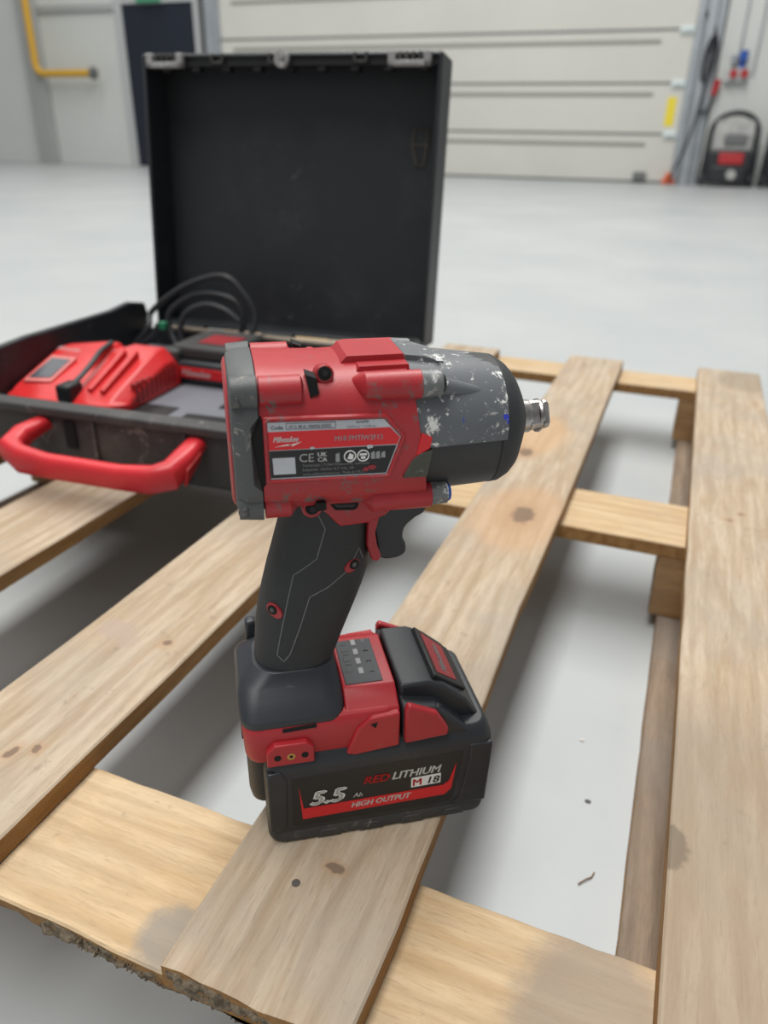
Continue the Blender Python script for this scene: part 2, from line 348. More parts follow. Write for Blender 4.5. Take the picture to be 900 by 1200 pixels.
for k in range(3):
    MB().tube(catmull([(-0.1,-0.04-0.02*k,1.62),(-0.07+0.01*k,-0.05-0.02*k,1.45),(-0.11,-0.05-0.02*k,1.18),(-0.15-0.01*k,-0.05-0.02*k,1.18),(-0.15-0.012*k,-0.05-0.02*k,1.45)],6,True),0.016,8,True).build('cord_loop', M['cable'], pc)
MB().cyl((0.0,-0.04,1.0),(0.03,-0.04,1.16),0.034,0.042).build('plug', M['plug_red'], pc)
lc = wall_empty('lift_chain', 0.12, 0.19, 0); tag(lc, 'slack black cable running down the door rail to the floor', 'cable')
MB().tube(catmull([(0.03,0,1.5),(0.02,-0.01,0.95),(-0.06,-0.02,0.45),(-0.16,-0.03,0.16),(-0.2,-0.03,0.02)],6),0.013,8).build('cord', M['cable'], lc)
def cart(s, off, label):
    r = wall_empty('utility_cart', s, off); tag(r, label, 'cart', 'arched black carts by the back wall')
    ap = [(-0.29,0,0.02),(-0.275,0.02,0.3),(-0.265,0.05,0.6)]+[(-0.265*math.cos(a),0.06,0.6+0.21*math.sin(a)) for a in [math.pi*k/12 for k in range(1,12)]]+[(0.265,0.05,0.6),(0.275,0.02,0.3),(0.29,0,0.02)]
    MB().tube(ap, 0.032, 10).build('arched_frame', M['cart_black'], r)
    b = MB(); b.box((-0.25,-0.10,0.04),(0.25,0.08,0.4)); b.box((-0.2,-0.16,0.04),(0.2,-0.08,0.24)); b.build('body', M['cart_black'], r, 0.03, 3)
    MB().box((-0.22,0.03,0.4),(0.22,0.06,0.74)).build('back_panel', M['cart_pale'], r, 0.02)
    MB().box((-0.1,-0.0,0.47),(0.16,0.03,0.58)).build('shelf_box', M['joint'], r, 0.01)
    MB().box((-0.13,-0.125,0.25),(0.15,-0.098,0.38)).build('red_panel', M['plug_red'], r, 0.01)
    c = MB(); c.cyl((0.04,-0.16,0.14),(0.04,-0.185,0.14),0.055); c.build('round_cap', M['cart_pale'], r)
    for sx in (-1, 1): MB().cyl((sx*0.25,0.0,0.075),(sx*0.3,0.0,0.075),0.073,n=24).build('wheel', M['cart_black'], r, 0.01)
    return r
cart(0.59, 0.25, 'black arched cart with red panel standing right beside the door rail')
cart(1.27, 0.25, 'black arched cart farthest right along the back wall beside its twin')

# ------------------------------------------------------------------ pallet
DZ = 0.122; T = 0.0165; CZ = DZ-T; BZ = CZ-T; SZ = 0.018
pal = empty('wooden_pallet', (-0.36, 0.785, 0)); tag(pal, 'weathered pale wooden pallet lying on the concrete floor', 'pallet')
PO = Vector((-0.36, 0.785, 0))
def plank(name, pts0, pts1, axis, z0, z1, mat, rough0=0.0, rough1=0.0, jag=0.0007, nseg=40, parent=None, seed=0, waney=0.0):
    """a sawn board along `axis`; pts0/pts1 = its two long edges as [(along, across), ...]; rough0/1 = splintered ends"""
    a0 = min(p[0] for p in pts0); a1 = max(p[0] for p in pts0)
    itp = lambda P, a: next((P[i][1]+(P[i+1][1]-P[i][1])*(a-P[i][0])/(P[i+1][0]-P[i][0]) for i in range(len(P)-1) if a <= P[i+1][0]), P[-1][1])
    ac = (a0+a1)/2; cc = (itp(pts0, ac)+itp(pts1, ac))/2; zc = (z0+z1)/2; h = (z1-z0)/2
    rings = []; K = 9
    for i in range(nseg+1):
        a = a0+(a1-a0)*i/nseg; e0 = itp(pts0, a); e1 = itp(pts1, a)
        n0 = noise.noise(Vector((a*18, seed, 0)))*jag+noise.noise(Vector((a*70, seed, 3)))*jag*0.6; n1 = noise.noise(Vector((a*18, seed, 9)))*jag+noise.noise(Vector((a*70, seed, 6)))*jag*0.6
        e0 += n0; e1 += n1; bv = 0.0012; wn = waney*(0.6+0.8*noise.noise(Vector((a*30, seed, 5))))
        prof = [(e0-cc, -h+bv+0), (e0-cc, h-bv), (e0+bv-cc, h)]
        for k in range(1, K): prof.append((e0+bv+(e1-e0-2*bv)*k/K-cc, h+noise.noise(Vector((a*6, k*0.7, seed)))*0.0004))
        prof += [(e1-bv-cc, h), (e1-cc, h-bv), (e1-cc, -h+bv), (e1-bv-cc, -h)]
        for k in range(K-1, 0, -1): prof.append((e0+bv+(e1-e0-2*bv)*k/K-cc, -h))
        prof.append((e0+bv-cc, -h))
        if wn: prof = [(c+(wn if (c < e0-cc+0.003 and q < h*0.5) else 0), q) for c, q in prof]
        ring = []
        for c, q in prof:
            aa = a
            if i == 0 and rough0: aa += rough0*(noise.noise(Vector((c*60, q*200, seed)))+0.6*noise.noise(Vector((c*240, q*500, seed+4))))
            if i == nseg and rough1: aa += rough1*noise.noise(Vector((c*60, q*200, seed+2)))
            ring.append((c, aa-ac, q) if axis == 'y' else (aa-ac, c, q))
        rings.append(ring)
    ob = MB().loft(rings).build(name, mat, parent or pal, angle=40)
    ob.data.materials.append(M['sawn'])
    for p in ob.data.polygons:
        if p.normal.z < 0.3: p.material_index = 1  # sawn brown on sides; undersides browned too, to tint the shadows below
    ob.location = (Vector((cc, ac, zc)) if axis == 'y' else Vector((ac, cc, zc)))-PO
    return ob, (cc, ac)
TAN = ((186,170,149),(166,145,120),(154,146,136)); YEL = ((202,178,144),(184,156,119),(166,155,140))
yN, yF = 0.168, 1.392
M['sawn'] = wood('wood_sawn_edge_under', (168,128,80), (142,102,58), (136,112,84), 'y', 0.2)
specs = {
 'A0': ([(yN,-0.850),(yF,-0.852)],[(yN,-0.745),(yF,-0.747)]),
 'A': ([(yN,-0.6235),(yF,-0.625)],[(yN,-0.5185),(yF,-0.521)]),
 'B': ([(yN,-0.400),(0.2,-0.3995),(0.4,-0.3954),(0.6,-0.396),(1.374,-0.407)],[(yN,-0.300),(0.3,-0.2998),(0.333,-0.2987),(0.47,-0.2996),(1.374,-0.3026)]),
 'C': ([(0.166,-0.174),(0.2514,-0.1751),(0.62,-0.1755),(1.195,-0.1724),(1.388,-0.173)],[(0.166,-0.0775),(0.2281,-0.0757),(0.2845,-0.0767),(0.44,-0.0793),(0.53,-0.0808),(0.71,-0.0785),(1.388,-0.0785)]),
 'D': ([(0.12,0.048),(0.66,0.0485),(1.40,0.0482)],[(0.12,0.1468),(1.40,0.1468)])}
def kn(x, y, c, r, el=(1,1,1)): return ((x-c[0], y-c[1], T/2), r, el)
cB = (-0.3485, 0.771); cC = (-0.1275, 0.777); cD = (0.0976, 0.76); cA = (-0.572, 0.78)
mats = {
 'A0': wood('wood_A0', *TAN, 'y'), 'A': wood('wood_A', *TAN, 'y', 0.4),
 'B': wood('wood_B', *TAN, 'y', 0.35, [kn(-0.343,0.243,cB,0.006,(1.6,0.9,1)), kn(-0.331,0.2515,cB,0.004), kn(-0.322,0.375,cB,0.005)],
           [((-0.370-cB[0],0.375-cB[1],T/2),0.014,(0.7,1.0,1),(168,150,136),0.8), ((-0.352-cB[0],0.366-cB[1],T/2),0.010,(0.9,1,1),(168,150,136),0.7)]),
 'C': wood('wood_C', *TAN, 'y', 0.55, [kn(-0.1194,0.2449,cC,0.0055,(1.0,1.6,1)), kn(-0.116,0.705,cC,0.014,(1.0,0.55,1)), kn(-0.15,0.88,cC,0.008,(0.7,0.5,1))],
           [((-0.118-cC[0],0.70-cC[1],T/2),0.06,(1,0.6,1),(186,148,112),0.5), ((-0.15-cC[0],0.95-cC[1],T/2),0.05,(1,0.5,1),(196,158,118),0.5)]),
 'D': wood('wood_D', *TAN, 'y', 0.5, [kn(0.088,0.779,cD,0.0045), kn(0.0993,0.799,cD,0.004)],
           [((0.075-cD[0],0.22-cD[1],T/2),0.30,(0.8,1.0,1),(140,124,106),0.55), ((0.050-cD[0],0.33-cD[1],T/2),0.010,(1,0.5,1),(100,90,78),0.6), ((0.125-cD[0],1.34-cD[1],T/2),0.06,(1,0.8,1),(140,128,112),0.6)])}
DB = {}
for i, k in enumerate(specs):
    ob, c = plank('deck_board', specs[k][0], specs[k][1], 'y', DZ-T, DZ, mats[k], 0.0022 if k == 'C' else 0.0015, 0.001, seed=i*11+1)
    DB[k] = (ob, c)
XL, XR = -0.85, 0.1468
crs = [(0.171, 0.2652, 0.004), (0.7317, 0.8331, 0.0), (1.3024, 1.3891, 0.0)]
CB = []
for i, (y0, y1, wn) in enumerate(crs):
    cc = (y0+y1)/2; xc = (XL+XR)/2
    pt = [((0.02-xc,0.215-cc,T/2),0.045,(1,0.6,1),(140,128,116),0.75), ((-0.185-xc,0.187-cc,T/2),0.022,(1,1,1),(140,134,126),0.8)] if i == 0 else []
    ob, c = plank('cross_board', [(XL,y0),(XR,y0)], [(XL,y1),(XR,y1)], 'x', BZ, CZ, wood('wood_cross', *YEL, 'x', 0.25, (), pt), 0.001, 0.001, seed=40+i*7, nseg=70, jag=0.0015 if i == 0 else 0.0007, waney=wn)
    CB.append(ob)
M['block'] = wood('wood_block', (176,140,98), (150,114,76), (136,120,104), 'x', 0.35)
M['skid'] = wood('wood_skid', (142,124,106), (120,102,86), (122,114,106), 'y', 0.6)
M['bark'] = NT('bark').m
_t = NT('bark_dark'); _v = _t.vec(); _t.out(_t.mix(_t.ramp(_t.noise(_v, 160, 6, 0.7), 0.35, 0.65), lin(92,80,64), lin(150,134,112)), 0.95); _t.bump(_t.noise(_v, 300, 5), 0.9, 0.003); M['bark'] = _t.m
for i, xb in enumerate((0.026, -0.835)):
    for (y0, y1, _) in crs:
        MB().box((xb-PO.x, y0-PO.y, SZ), (xb+0.096-PO.x, min(y1, y0+0.1)-PO.y, BZ)).build('block', M['block'], pal, 0.0015)
    x0 = xb+0.010
    plank('skid_board', [(yN,x0),(yF,x0)], [(yN,x0+0.085),(yF,x0+0.085)], 'y', 0.0, SZ, M['skid'], seed=70+i)
# torn, bark-edged fibres along the near ends
def splinters(x0, x1, y, z0, z1, n, parent, cc, amp, seed):
    random.seed(seed); mb = MB()
    for k in range(n):
        x = random.uniform(x0, x1); z = random.uniform(z0, z1); L = random.uniform(0.3, 1)*amp; wd = random.uniform(0.0004, 0.0013); hh = random.uniform(0.0006, 0.0022)
        dx = random.uniform(-0.4, 0.4)*L
        p = [(x-wd, y+0.003, z-hh), (x+wd, y+0.003, z-hh), (x+wd, y+0.003, z+hh), (x-wd, y+0.003, z+hh)]
        q = [(x+dx-wd*0.4, y-L, z-hh*0.5), (x+dx+wd*0.4, y-L, z-hh*0.5), (x+dx+wd*0.3, y-L, z+hh*0.3-0.0006), (x+dx-wd*0.3, y-L, z+hh*0.3-0.0006)]
        mb.loft([[tuple(Vector(v)-cc) for v in p], [tuple(Vector(v)-cc) for v in q]])
    ob = mb.build('splinters', M['bark'], parent, smooth=False); tag(ob, kind='stuff'); return ob
def bark_face(x0, x1, y, z0, z1, amp, parent, cc, seed, nx=90, nz=8):
    """torn, bark-dark end face: a rough relief just proud of the sawn end"""
    f = []; b = []
    for j in range(nz+1):
        for i in range(nx+1):
            x = x0+(x1-x0)*i/nx; z = z0+(z1-z0)*j/nz; e = min(1, min(i, nx-i)/4, min(j, nz-j)/1.5+0.15)
            d = amp*e*(0.7+0.9*noise.noise(Vector((x*110, z*160, seed)))+0.6*noise.noise(Vector((x*420, z*300, seed+3))))
            f.append(tuple(Vector((x, y-d, z+0.0006*noise.noise(Vector((x*300, j, seed)))))-cc)); b.append(tuple(Vector((x, y+0.004, z))-cc))
    n = nx+1; m = len(f); fs = []
    for j in range(nz):
        for i in range(nx):
            a = j*n+i; fs += [(a, a+1, a+n+1, a+n), (m+a, m+a+n, m+a+n+1, m+a+1)]
    for i in range(nx): fs += [(i, m+i, m+i+1, i+1), (nz*n+i, nz*n+i+1, m+nz*n+i+1, m+nz*n+i)]
    for j in range(nz): fs += [(j*n, (j+1)*n, m+(j+1)*n, m+j*n), (j*n+nx, m+j*n+nx, m+(j+1)*n+nx, (j+1)*n+nx)]
    MB().add(f+b, fs).build('bark_edge', M['bark'], parent, angle=80)
oc = DB['C'][0]; bark_face(-0.174, -0.0775, 0.1675, DZ-T+0.0004, DZ-0.0012, 0.0026, oc, oc.location+PO, 5)
bark_face(-0.262, -0.10, 0.1735, BZ+0.0004, CZ-0.0012, 0.0026, CB[0], CB[0].location+PO, 8)
splinters(-0.173, -0.079, 0.167, DZ-T+0.003, DZ-0.0042, 160, oc, oc.location+PO, 0.0014, 3)
ocb = CB[0]; splinters(-0.235, -0.10, 0.1715, BZ+0.003, CZ-0.0042, 140, ocb, ocb.location+PO, 0.0014, 5)
# nails
nm = plain('nail_steel', (92,88,84), 0.55, 0.5)
for k, pts in {'C': [(-0.1343,0.2288),(-0.14,1.33)], 'D': [(0.112,0.205),(0.09,1.34)]}.items():
    ob, c = DB[k]
    for (x, y) in pts:
        p = Vector((x, y, DZ))-PO-ob.location
        q = MB(); q.cyl((p.x,p.y,p.z-0.002),(p.x,p.y,p.z+0.0002),0.0024,n=14); q.build('nail', nm, ob)
# bits on the floor
tw = MB().tube([(0.006,0.383,0.0012),(0.010,0.388,0.0016),(0.014,0.392,0.0012),(0.0155,0.397,0.0012)],0.0005,6).build('dry_twig', plain('twig', (120,92,64), 0.8)); tag(tw, 'thin brown twig on the floor between two deck boards', 'twig')
pb = MB().loft([[(-0.0123+0.002*math.cos(t)*k,0.5295+0.0016*math.sin(t)*k,z) for t in [i*math.pi/4 for i in range(8)]] for k, z in ((0.8,0),(1,0.0008),(0.5,0.0017))]).build('pebble', plain('pebble_pale',(214,210,204),0.8)); tag(pb, 'tiny pale pebble on the floor between two deck boards', 'pebble')
pb = MB().loft([[(0.002+0.0026*math.cos(t)*k,0.462+0.0018*math.sin(t)*k,z) for t in [i*math.pi/4 for i in range(8)]] for k, z in ((0.8,0),(1,0.0008),(0.5,0.0016))]).build('pebble', plain('pebble_dark',(90,90,92),0.8)); tag(pb, 'tiny dark pebble on the floor between two deck boards', 'pebble')

# ------------------------------------------------------------------ impact wrench (local millimetres: u forward, v toward the viewer, z up)
iw = empty('impact_wrench', (-0.18025, 0.27674, DZ), math.radians(34.0)); tag(iw, 'worn red and grey cordless impact wrench standing upright on the pallet', 'impact wrench')
mm = lambda p: (p[0]/1000, -p[1]/1000, p[2]/1000)
def D(): return MB(mm)
def sgnpow(x, e): return math.copysign(abs(x)**e, x)
def ring_u(u, hv, top, bot, cz=231.0, n=2.0, N=56, du=None, t0=0, t1=2*math.pi, closed=True):
    out = []
    for i in range(N):
        t = t0+(t1-t0)*i/(N if closed else N-1); c, s = math.cos(t), math.sin(t)
        v = hv*sgnpow(c, 2/n); z = cz+(top if s > 0 else bot)*sgnpow(s, 2/n)
        out.append((u+(du(v, z) if du else 0), v, z))
    return out
def rrect(u0, u1, hv, z, r, N=6, hv1=None):
    hv1 = hv if hv1 is None else hv1; out = []
    for (cu, cv, a0) in ((u1-r, hv1-r, 0), (u0+r, hv-r, 90), (u0+r, -hv+r, 180), (u1-r, -hv1+r, 270)):
        for k in range(N+1):
            a = math.radians(a0+90*k/N); out.append((cu+r*math.cos(a), cv+r*math.sin(a), z))
    return out
uvp = lambda p, h: (p[0], h, p[1])           # polygon in (u, z), extruded along v
front = lambda z: (269-z)*0.16               # slanted joint between red housing and grey nose
slot = lambda v, z: 2.4 if (abs(v) > 28 and 217 < z < 247) else 0.0
# core, painted black for the dark inside the side vents
D().loft([ring_u(1, 34.4, 32, 31, n=3.4), ring_u(70, 34.0, 32, 31, n=3.4)]).build('motor_core', M['hole'], iw)
rc = D()
rc.loft([ring_u(-3.6, 30.5, 31.2, 31.5, n=3.0), ring_u(-2.8, 33.0, 33.4, 33.4, n=3.0), ring_u(0.8, 35.2, 34.8, 34.2, n=3.1), ring_u(4.4, 35.6, 35.0, 34.4, n=3.1), ring_u(8.3, 35.6, 35.0, 34.4, n=3.1, du=lambda v, z: -3.7 if slot(v, z) else 0)])
for sv in (1, -1):
    rc.cyl((-2.4, sv*28.2, 257.5), (8.3, sv*28.2, 257.5), 6.6, 7.4, 24); rc.cyl((-2.4, sv*26.0, 204.5), (8.3, sv*26.0, 204.5), 6.2, 7.2, 24)
rc.build('rear_cap', M['cap'], iw, 0.0007)
rp = D(); rp.loft([ring_u(-5.0, 28.5, 29.5, 29.5, n=3), ring_u(-4.0, 30.8, 31.8, 31.8, n=3), ring_u(-3.2, 30.8, 31.8, 31.8, n=3)]); rp.build('rear_plate', M['red'], iw, 0.0004)
for (v, z) in ((33.6, 255.5), (32.0, 204.0)):
    q = D(); q.cyl((-1.0, v-2.2, z), (1.8, v+0.4, z), 3.0, 2.2, 14); q.cyl((0.2, v, z-2.0), (0.2, v, z+2.0), 1.6, n=12); q.build('cap_bolt', M['dark_steel'], iw, 0.0003)
# red motor housing
mh = D(); N3 = 3.3
R = lambda u, hv, tp, bt, du=None: ring_u(u, hv, tp, bt, n=N3, du=du, N=72)
mh.loft([R(8.7, 34.6, 34.6, 33.6, slot), R(14, 35.0, 34.2, 33.6), R(38, 35.2, 33.2, 33.4), R(48, 35.4, 33.6, 33.6), R(73, 35.2, 34.4, 34.0, lambda v, z: front(z)-0.1)])
mh.prism([(40,258),(49.0,267.2),(74.5,267.3),(76.5,258)], uvp, -14, 14)
mh.prism([(44,250),(53,264.6),(75,264.8),(78,250)], uvp, -22, 22)
def ridge(mb, u0, u1, v, z, r, tail, sgn=1, flip=False):
    """half-round boss along u with a facetted tail"""
    def rg(u, k, dv=0): return [(u, sgn*(v+dv+k*r*math.cos(t)), z+k*r*math.sin(t)) for t in [2*math.pi*i/22 for i in range(22)]]
    if tail < 0: mb.loft([rg(u0+tail, 0.25, -r*0.9), rg(u0, 1.0), rg(u1, 1.0)])
    else: mb.loft([rg(u0, 1.0), rg(u1, 1.0), rg(u1+tail, 0.25, -r*0.9)])
for sg in (1, -1):
    ridge(mh, 54, 78.5, 28.8, 257.6, 6.4, -7, sg)
    ridge(mh, 58, 85.8, 26.6, 203.4, 6.3, -6, sg)
    ridge(mh, 9.2, 26.5, 28.0, 257.4, 6.6, 2.5, sg)
    ridge(mh, 9.2, 20.5, 25.8, 204.2, 6.4, 6, sg)
mh.build('motor_housing', M['red'], iw, 0.0005)
# raised frame with the rating plate
fp = [(9.8,248.6),(62.6,247.4),(71.6,236.6),(64.8,217.2),(9.8,218.3)]
sp = [(11.6,246.4),(61.2,245.2),(68.9,236.5),(62.8,219.4),(11.9,220.6)]
D().prism(fp, uvp, 30, 35.5).build('plate_recess', M['red'], iw, 0.0008)
rim = [((a[0]+b[0])/2, 35.5, (a[1]+b[1])/2) for a, b in zip(fp, sp)]
lp = []
for i in range(5):
    a = Vector(rim[i]); b = Vector(rim[(i+1) % 5]); lp += [a+(b-a)*t for t in (0.03, 0.35, 0.65, 0.97)]
D().tube([tuple(p) for p in lp], 0.95, 8, True).build('plate_rim', M['red'], iw)
pl = D().prism(sp, uvp, 35.4, 35.75).build('rating_plate', M['lb_silver'], iw); tag(pl, 'silver, red and black rating plate with small print')
D().prism([(11.65,242.2),(64.0,241.2),(68.5,236.4),(67.4,233.3),(11.75,234.0)], uvp, 35.7, 35.9).build('red_band', M['lb_red'], pl)
D().prism([(11.8,233.6),(67.0,232.8),(62.5,220.0),(11.95,221.2)], uvp, 35.7, 35.9).build('black_field', M['lb_black'], pl)
SL = -0.022
def side(u0, z0, v=36.05, k=1.0): return lambda x, y: Vector(mm((u0+x*k, v, z0+y+SL*x)))
text('lettering', 'Code:', 2.3, side(12.8, 243.3), M['lb_ink'], pl, bold=0.01)
fr4 = [(19.4,245.6),(40.2,245.1),(40.2,242.5),(19.4,243.0)]
for i in range(4):
    a, b = fr4[i], fr4[(i+1) % 4]; D().tube([(a[0],35.8,a[1]),(b[0],35.8,b[1])],0.12,6).build('code_box', M['lb_ink'], pl)
text('lettering', '4712 08 01 026026 E2022', 1.75, side(20.4, 243.5), M['lb_ink'], pl, bold=0.01, sx=0.97)
text('lettering', 'Serial/Nr.', 1.5, side(49.0, 244.1), M['lb_ink'], pl, shear=0.2, bold=0.01)
text('lettering', '0-2575 min\u207b\u00b9  0-3100 min\u207b\u00b9', 1.2, side(45.2, 242.2), M['lb_ink'], pl)
text('lettering', 'Milwaukee', 3.6, side(13.6, 237.6), M['lb_white'], pl, shear=0.35, bold=0.03, sx=0.68)
D().prism([(14.2,235.4),(20.0,236.4),(19.6,235.7),(25.6,237.2),(21.3,235.2),(21.8,236.0)], uvp, 35.9, 36.05).build('bolt_mark', M['lb_white'], pl)
text('lettering', 'M18 FMTIW2F12', 3.2, side(39.6, 236.6), M['lb_silver'], pl, bold=0.012, sx=0.93)
D().prism([(13.0,230.4),(22.5,230.2),(22.7,222.6),(13.2,222.8)], uvp, 35.9, 36.05).build('pale_square', M['lb_silver'], pl)
text('lettering', 'CE', 5.4, side(24.2, 227.9), M['lb_white'], pl, bold=0.005, sx=1.0)
text('lettering', 'UK', 2.6, side(32.2, 230.0), M['lb_white'], pl, bold=0.03, sx=1.15)
text('lettering', 'CA', 2.6, side(32.2, 227.6), M['lb_white'], pl, bold=0.03, sx=1.15)
def icon_ring(u, z, r, inner):
    q = D(); n = 20
    q.tube([(u+r*math.cos(t), 35.95, z+r*math.sin(t)) for t in [2*math.pi*i/n for i in range(n)]], 0.28, 6, True); q.build('icon_ring', M['lb_white'], pl)
    for (a, b) in inner: D().prism([(u+p[0], z+p[1]) for p in a], uvp, 35.9, 36.05).build('icon_mark', b, pl)
icon_ring(46.4, 229.0, 2.5, [([(-1.2,-1.2),(1.2,-1.5),(1.5,0.6),(-0.2,1.5)], M['lb_white'])])
icon_ring(52.2, 228.9, 2.5, [([(-1.7,0.2),(1.7,0.2),(1.5,1.1),(-1.5,1.1)], M['lb_white']), ([(-0.9,-1.5),(0.9,-1.5),(1.1,-0.3),(-1.1,-0.3)], M['lb_white'])])
for k, (u, h) in enumerate(((41.0,4.2),(56.6,3.6),(58.8,3.6),(61.2,3.0))):
    D().prism([(u-0.9,228.9-h/2),(u+0.9,228.9-h/2),(u+0.7,228.9+h/2),(u-0.9,228.9+h/2-0.6)], uvp, 35.9, 36.0).build('icon_mark', M['lb_grey'], pl)
for k, tx in enumerate(('Techtronic / 71364 Winnenden, Germany', 'Industries  Marlow SL7 1HL, UK', 'www.milwaukeetool.eu  Made in P.R.C.')):
    text('lettering', tx, 1.75, side(25.6, 225.6-k*2.05), M['lb_grey'], pl, bold=0.02, sx=0.98)
# wear marks through the plate, badge and bare patch beside it
for (u, z, r) in ((56, 223.2, 1.3), (53.5, 222.6, 1.0), (55.0, 233.0, 1.0), (30.0, 234.0, 0.7)):
    D().prism([(u+r*(1.6*math.cos(t))*(0.75+0.4*random.random()), z+r*math.sin(t)*(0.7+0.5*random.random())) for t in [i*math.pi/5 for i in range(10)]], uvp, 36.0, 36.15).build('scuff_mark', M['lb_dkred'] if u > 50 and z < 230 else M['lb_silver'], pl)
bd = [(78.6,237.2),(83.4,234.8),(82.4,230.0),(76.3,226.8)]
D().prism([(70.4,216.6),(74.4,224.6),(78.0,228.0),(83.8,229.3),(81.6,216.4)], uvp, 30, 35.9).build('bare_patch', M['olive'], iw, 0.0004)
D().prism(bd, uvp, 30, 35.8).build('badge', M['lb_red'], iw, 0.0003)
# side openings as solid black blocks, screws
for sg in (1, -1):
    D().prism([(28.9,264.6),(33.2,263.0),(34.2,256.4),(30.4,254.6)], uvp, sg*22, sg*31.6).build('vent_slot', M['hole'], iw)
    zf = 0.0 if sg > 0 else -5.0
    q = D(); q.cyl((37.2, sg*20, 262.0+zf), (37.4, sg*26.4, 263.0+zf), 4.4, 4.0, 20); q.build('screw_boss', M['red'], iw, 0.0005)
    q = D(); q.cyl((37.2, sg*20, 262.6+zf), (37.4, sg*26.8, 263.6+zf), 3.0, n=18); q.build('screw_hole', M['hole'], iw)
    q = D(); q.cyl((37.4, sg*26.4, 263.5+zf), (37.4, sg*27.2, 263.7+zf), 1.7, 1.4, n=6); q.build('screw', M['black'], iw)
    D().prism([(31.8,206.0),(36.0,206.0),(36.0,202.6),(31.2,202.0)], uvp, sg*24, sg*33.2).build('vent_slot', M['hole'], iw)
    q = D(); q.cyl((30.6, sg*16, 199.0), (30.6, sg*24.4, 199.2), 5.0, 4.6, 22); q.build('screw_boss', M['red'], iw, 0.0005)
    q = D(); q.cyl((30.6, sg*18, 199.4), (30.6, sg*24.7, 199.6), 3.2, n=18); q.build('screw_hole', M['hole'], iw)
    q = D(); q.cyl((30.6, sg*24.2, 199.2), (30.6, sg*25.2, 199.4), 2.0, 1.6, n=6); q.build('screw', M['black'], iw)
    # grey front bosses
    q = D(); q.cyl((78.3, sg*28.8, 257.6), (88.0, sg*28.8, 257.6), 6.3, 5.6, 24); q.build('front_boss', M['boss_grey'], iw, 0.0006)
    q = D(); q.cyl((87, sg*26.2, 255.6), (112, sg*22.5, 250.0), 4.6, 2.0, 24); q.build('nose_rib', M['nose'], iw, 0.0006)
    q = D(); q.cyl((87.5, sg*28.8, 257.6), (89.6, sg*28.8, 257.6), 4.4, 3.8, 20); q.build('boss_bolt', M['black'], iw, 0.0004)
    q = D(); q.cyl((85.5, sg*26.6, 203.6), (94.0, sg*26.6, 203.6), 6.0, 5.6, 8); q.build('front_boss', M['boss_grey'], iw, 0.0006)
    q = D(); q.cyl((93.5, sg*26.6, 203.6), (95.6, sg*26.6, 203.6), 4.6, 4.0, 20); q.build('boss_bolt', M['blue'] if sg > 0 else M['black'], iw, 0.0004)
# nose: dark lower shell and boot, grey upper shell
nl = D(); nf = lambda v, z: front(z)
nl.loft([ring_u(72, 33.0, 34.0, 33.4, n=2.3, du=nf), ring_u(96, 32.6, 33.0, 32.6, cz=230.6, n=2.25), ring_u(120.5, 30.4, 30.6, 31.4, cz=230.2, n=2.2)])
nl.build('nose_shell', M['nose_low'], iw)
def arc(u, hv, tp, cz, n, du=None, t0=-0.02):
    o_ = ring_u(u, hv, tp, tp, cz, n, 41, du, t0, math.pi-t0, False); i_ = ring_u(u, hv-2.5, tp-2.5, tp-2.5, cz, n, 41, du, t0, math.pi-t0, False)
    return o_+i_[::-1]
nu = D(); nu.loft([arc(72.3, 34.6, 35.0, 231.2, 2.5, nf), arc(80, 34.4, 34.4, 231.0, 2.4, nf), arc(97, 33.4, 32.8, 230.8, 2.3), arc(121, 31.0, 30.2, 230.4, 2.2)])
nu.prism([(74.0,260.0),(75.0,267.0),(84.0,265.8),(93,263.0),(96,257)], uvp, -14, 14)
nu.build('nose_housing', M['nose'], iw, 0.0004)
bt = D(); bt.loft([ring_u(118.6, 31.2, 30.6, 31.6, 230.3, 2.2), ring_u(122.5, 30.8, 30.2, 31.2, 230.2, 2.2), ring_u(127.0, 28.2, 27.4, 28.8, 230, 2.2), ring_u(130.5, 24.4, 23.6, 25.6, 229.8, 2.2), ring_u(133.8, 18.5, 18.5, 20, 229.6, 2.1), ring_u(137.5, 11.5, 11.5, 12, 229.4, 2)])
bt.build('nose_boot', M['rubber'], iw, 0.0003)
text('lettering', 'B', 5.2, lambda x, y: Vector(mm((89.5+y*0.8, 15.5-x*0.9, 263.7-(y*0.8)*0.05+(x)*0.25))), M['lb_white'], iw, bold=0.04)
# square drive
av = D(); av.cyl((134, 0, 229.3), (143.2, 0, 229.3), 8.6, 8.2, 24)
sq = lambda u, h, ro=0.5: [(u, h*math.cos(ro+t)*1.0, 229.3+h*math.sin(ro+t)) for t in [math.pi/4+math.pi/2*k+dk for k in range(4) for dk in (-0.14, 0.14)]]
av.loft([sq(142, 8.7), sq(147.2, 8.7)]); av.loft([sq(148.8, 8.7), sq(151.2, 8.7), sq(152.4, 7.2)]); av.cyl((147, 0, 229.3), (149, 0, 229.3), 6.6, n=20)
av.build('anvil', M['steel'], iw, 0.0004)
D().tube([(148.0, 7.0*math.cos(t), 229.3+7.0*math.sin(t)) for t in [2*math.pi*k/28 for k in range(28)]], 1.5, 8, True).build('retaining_ring', M['steel'], iw)
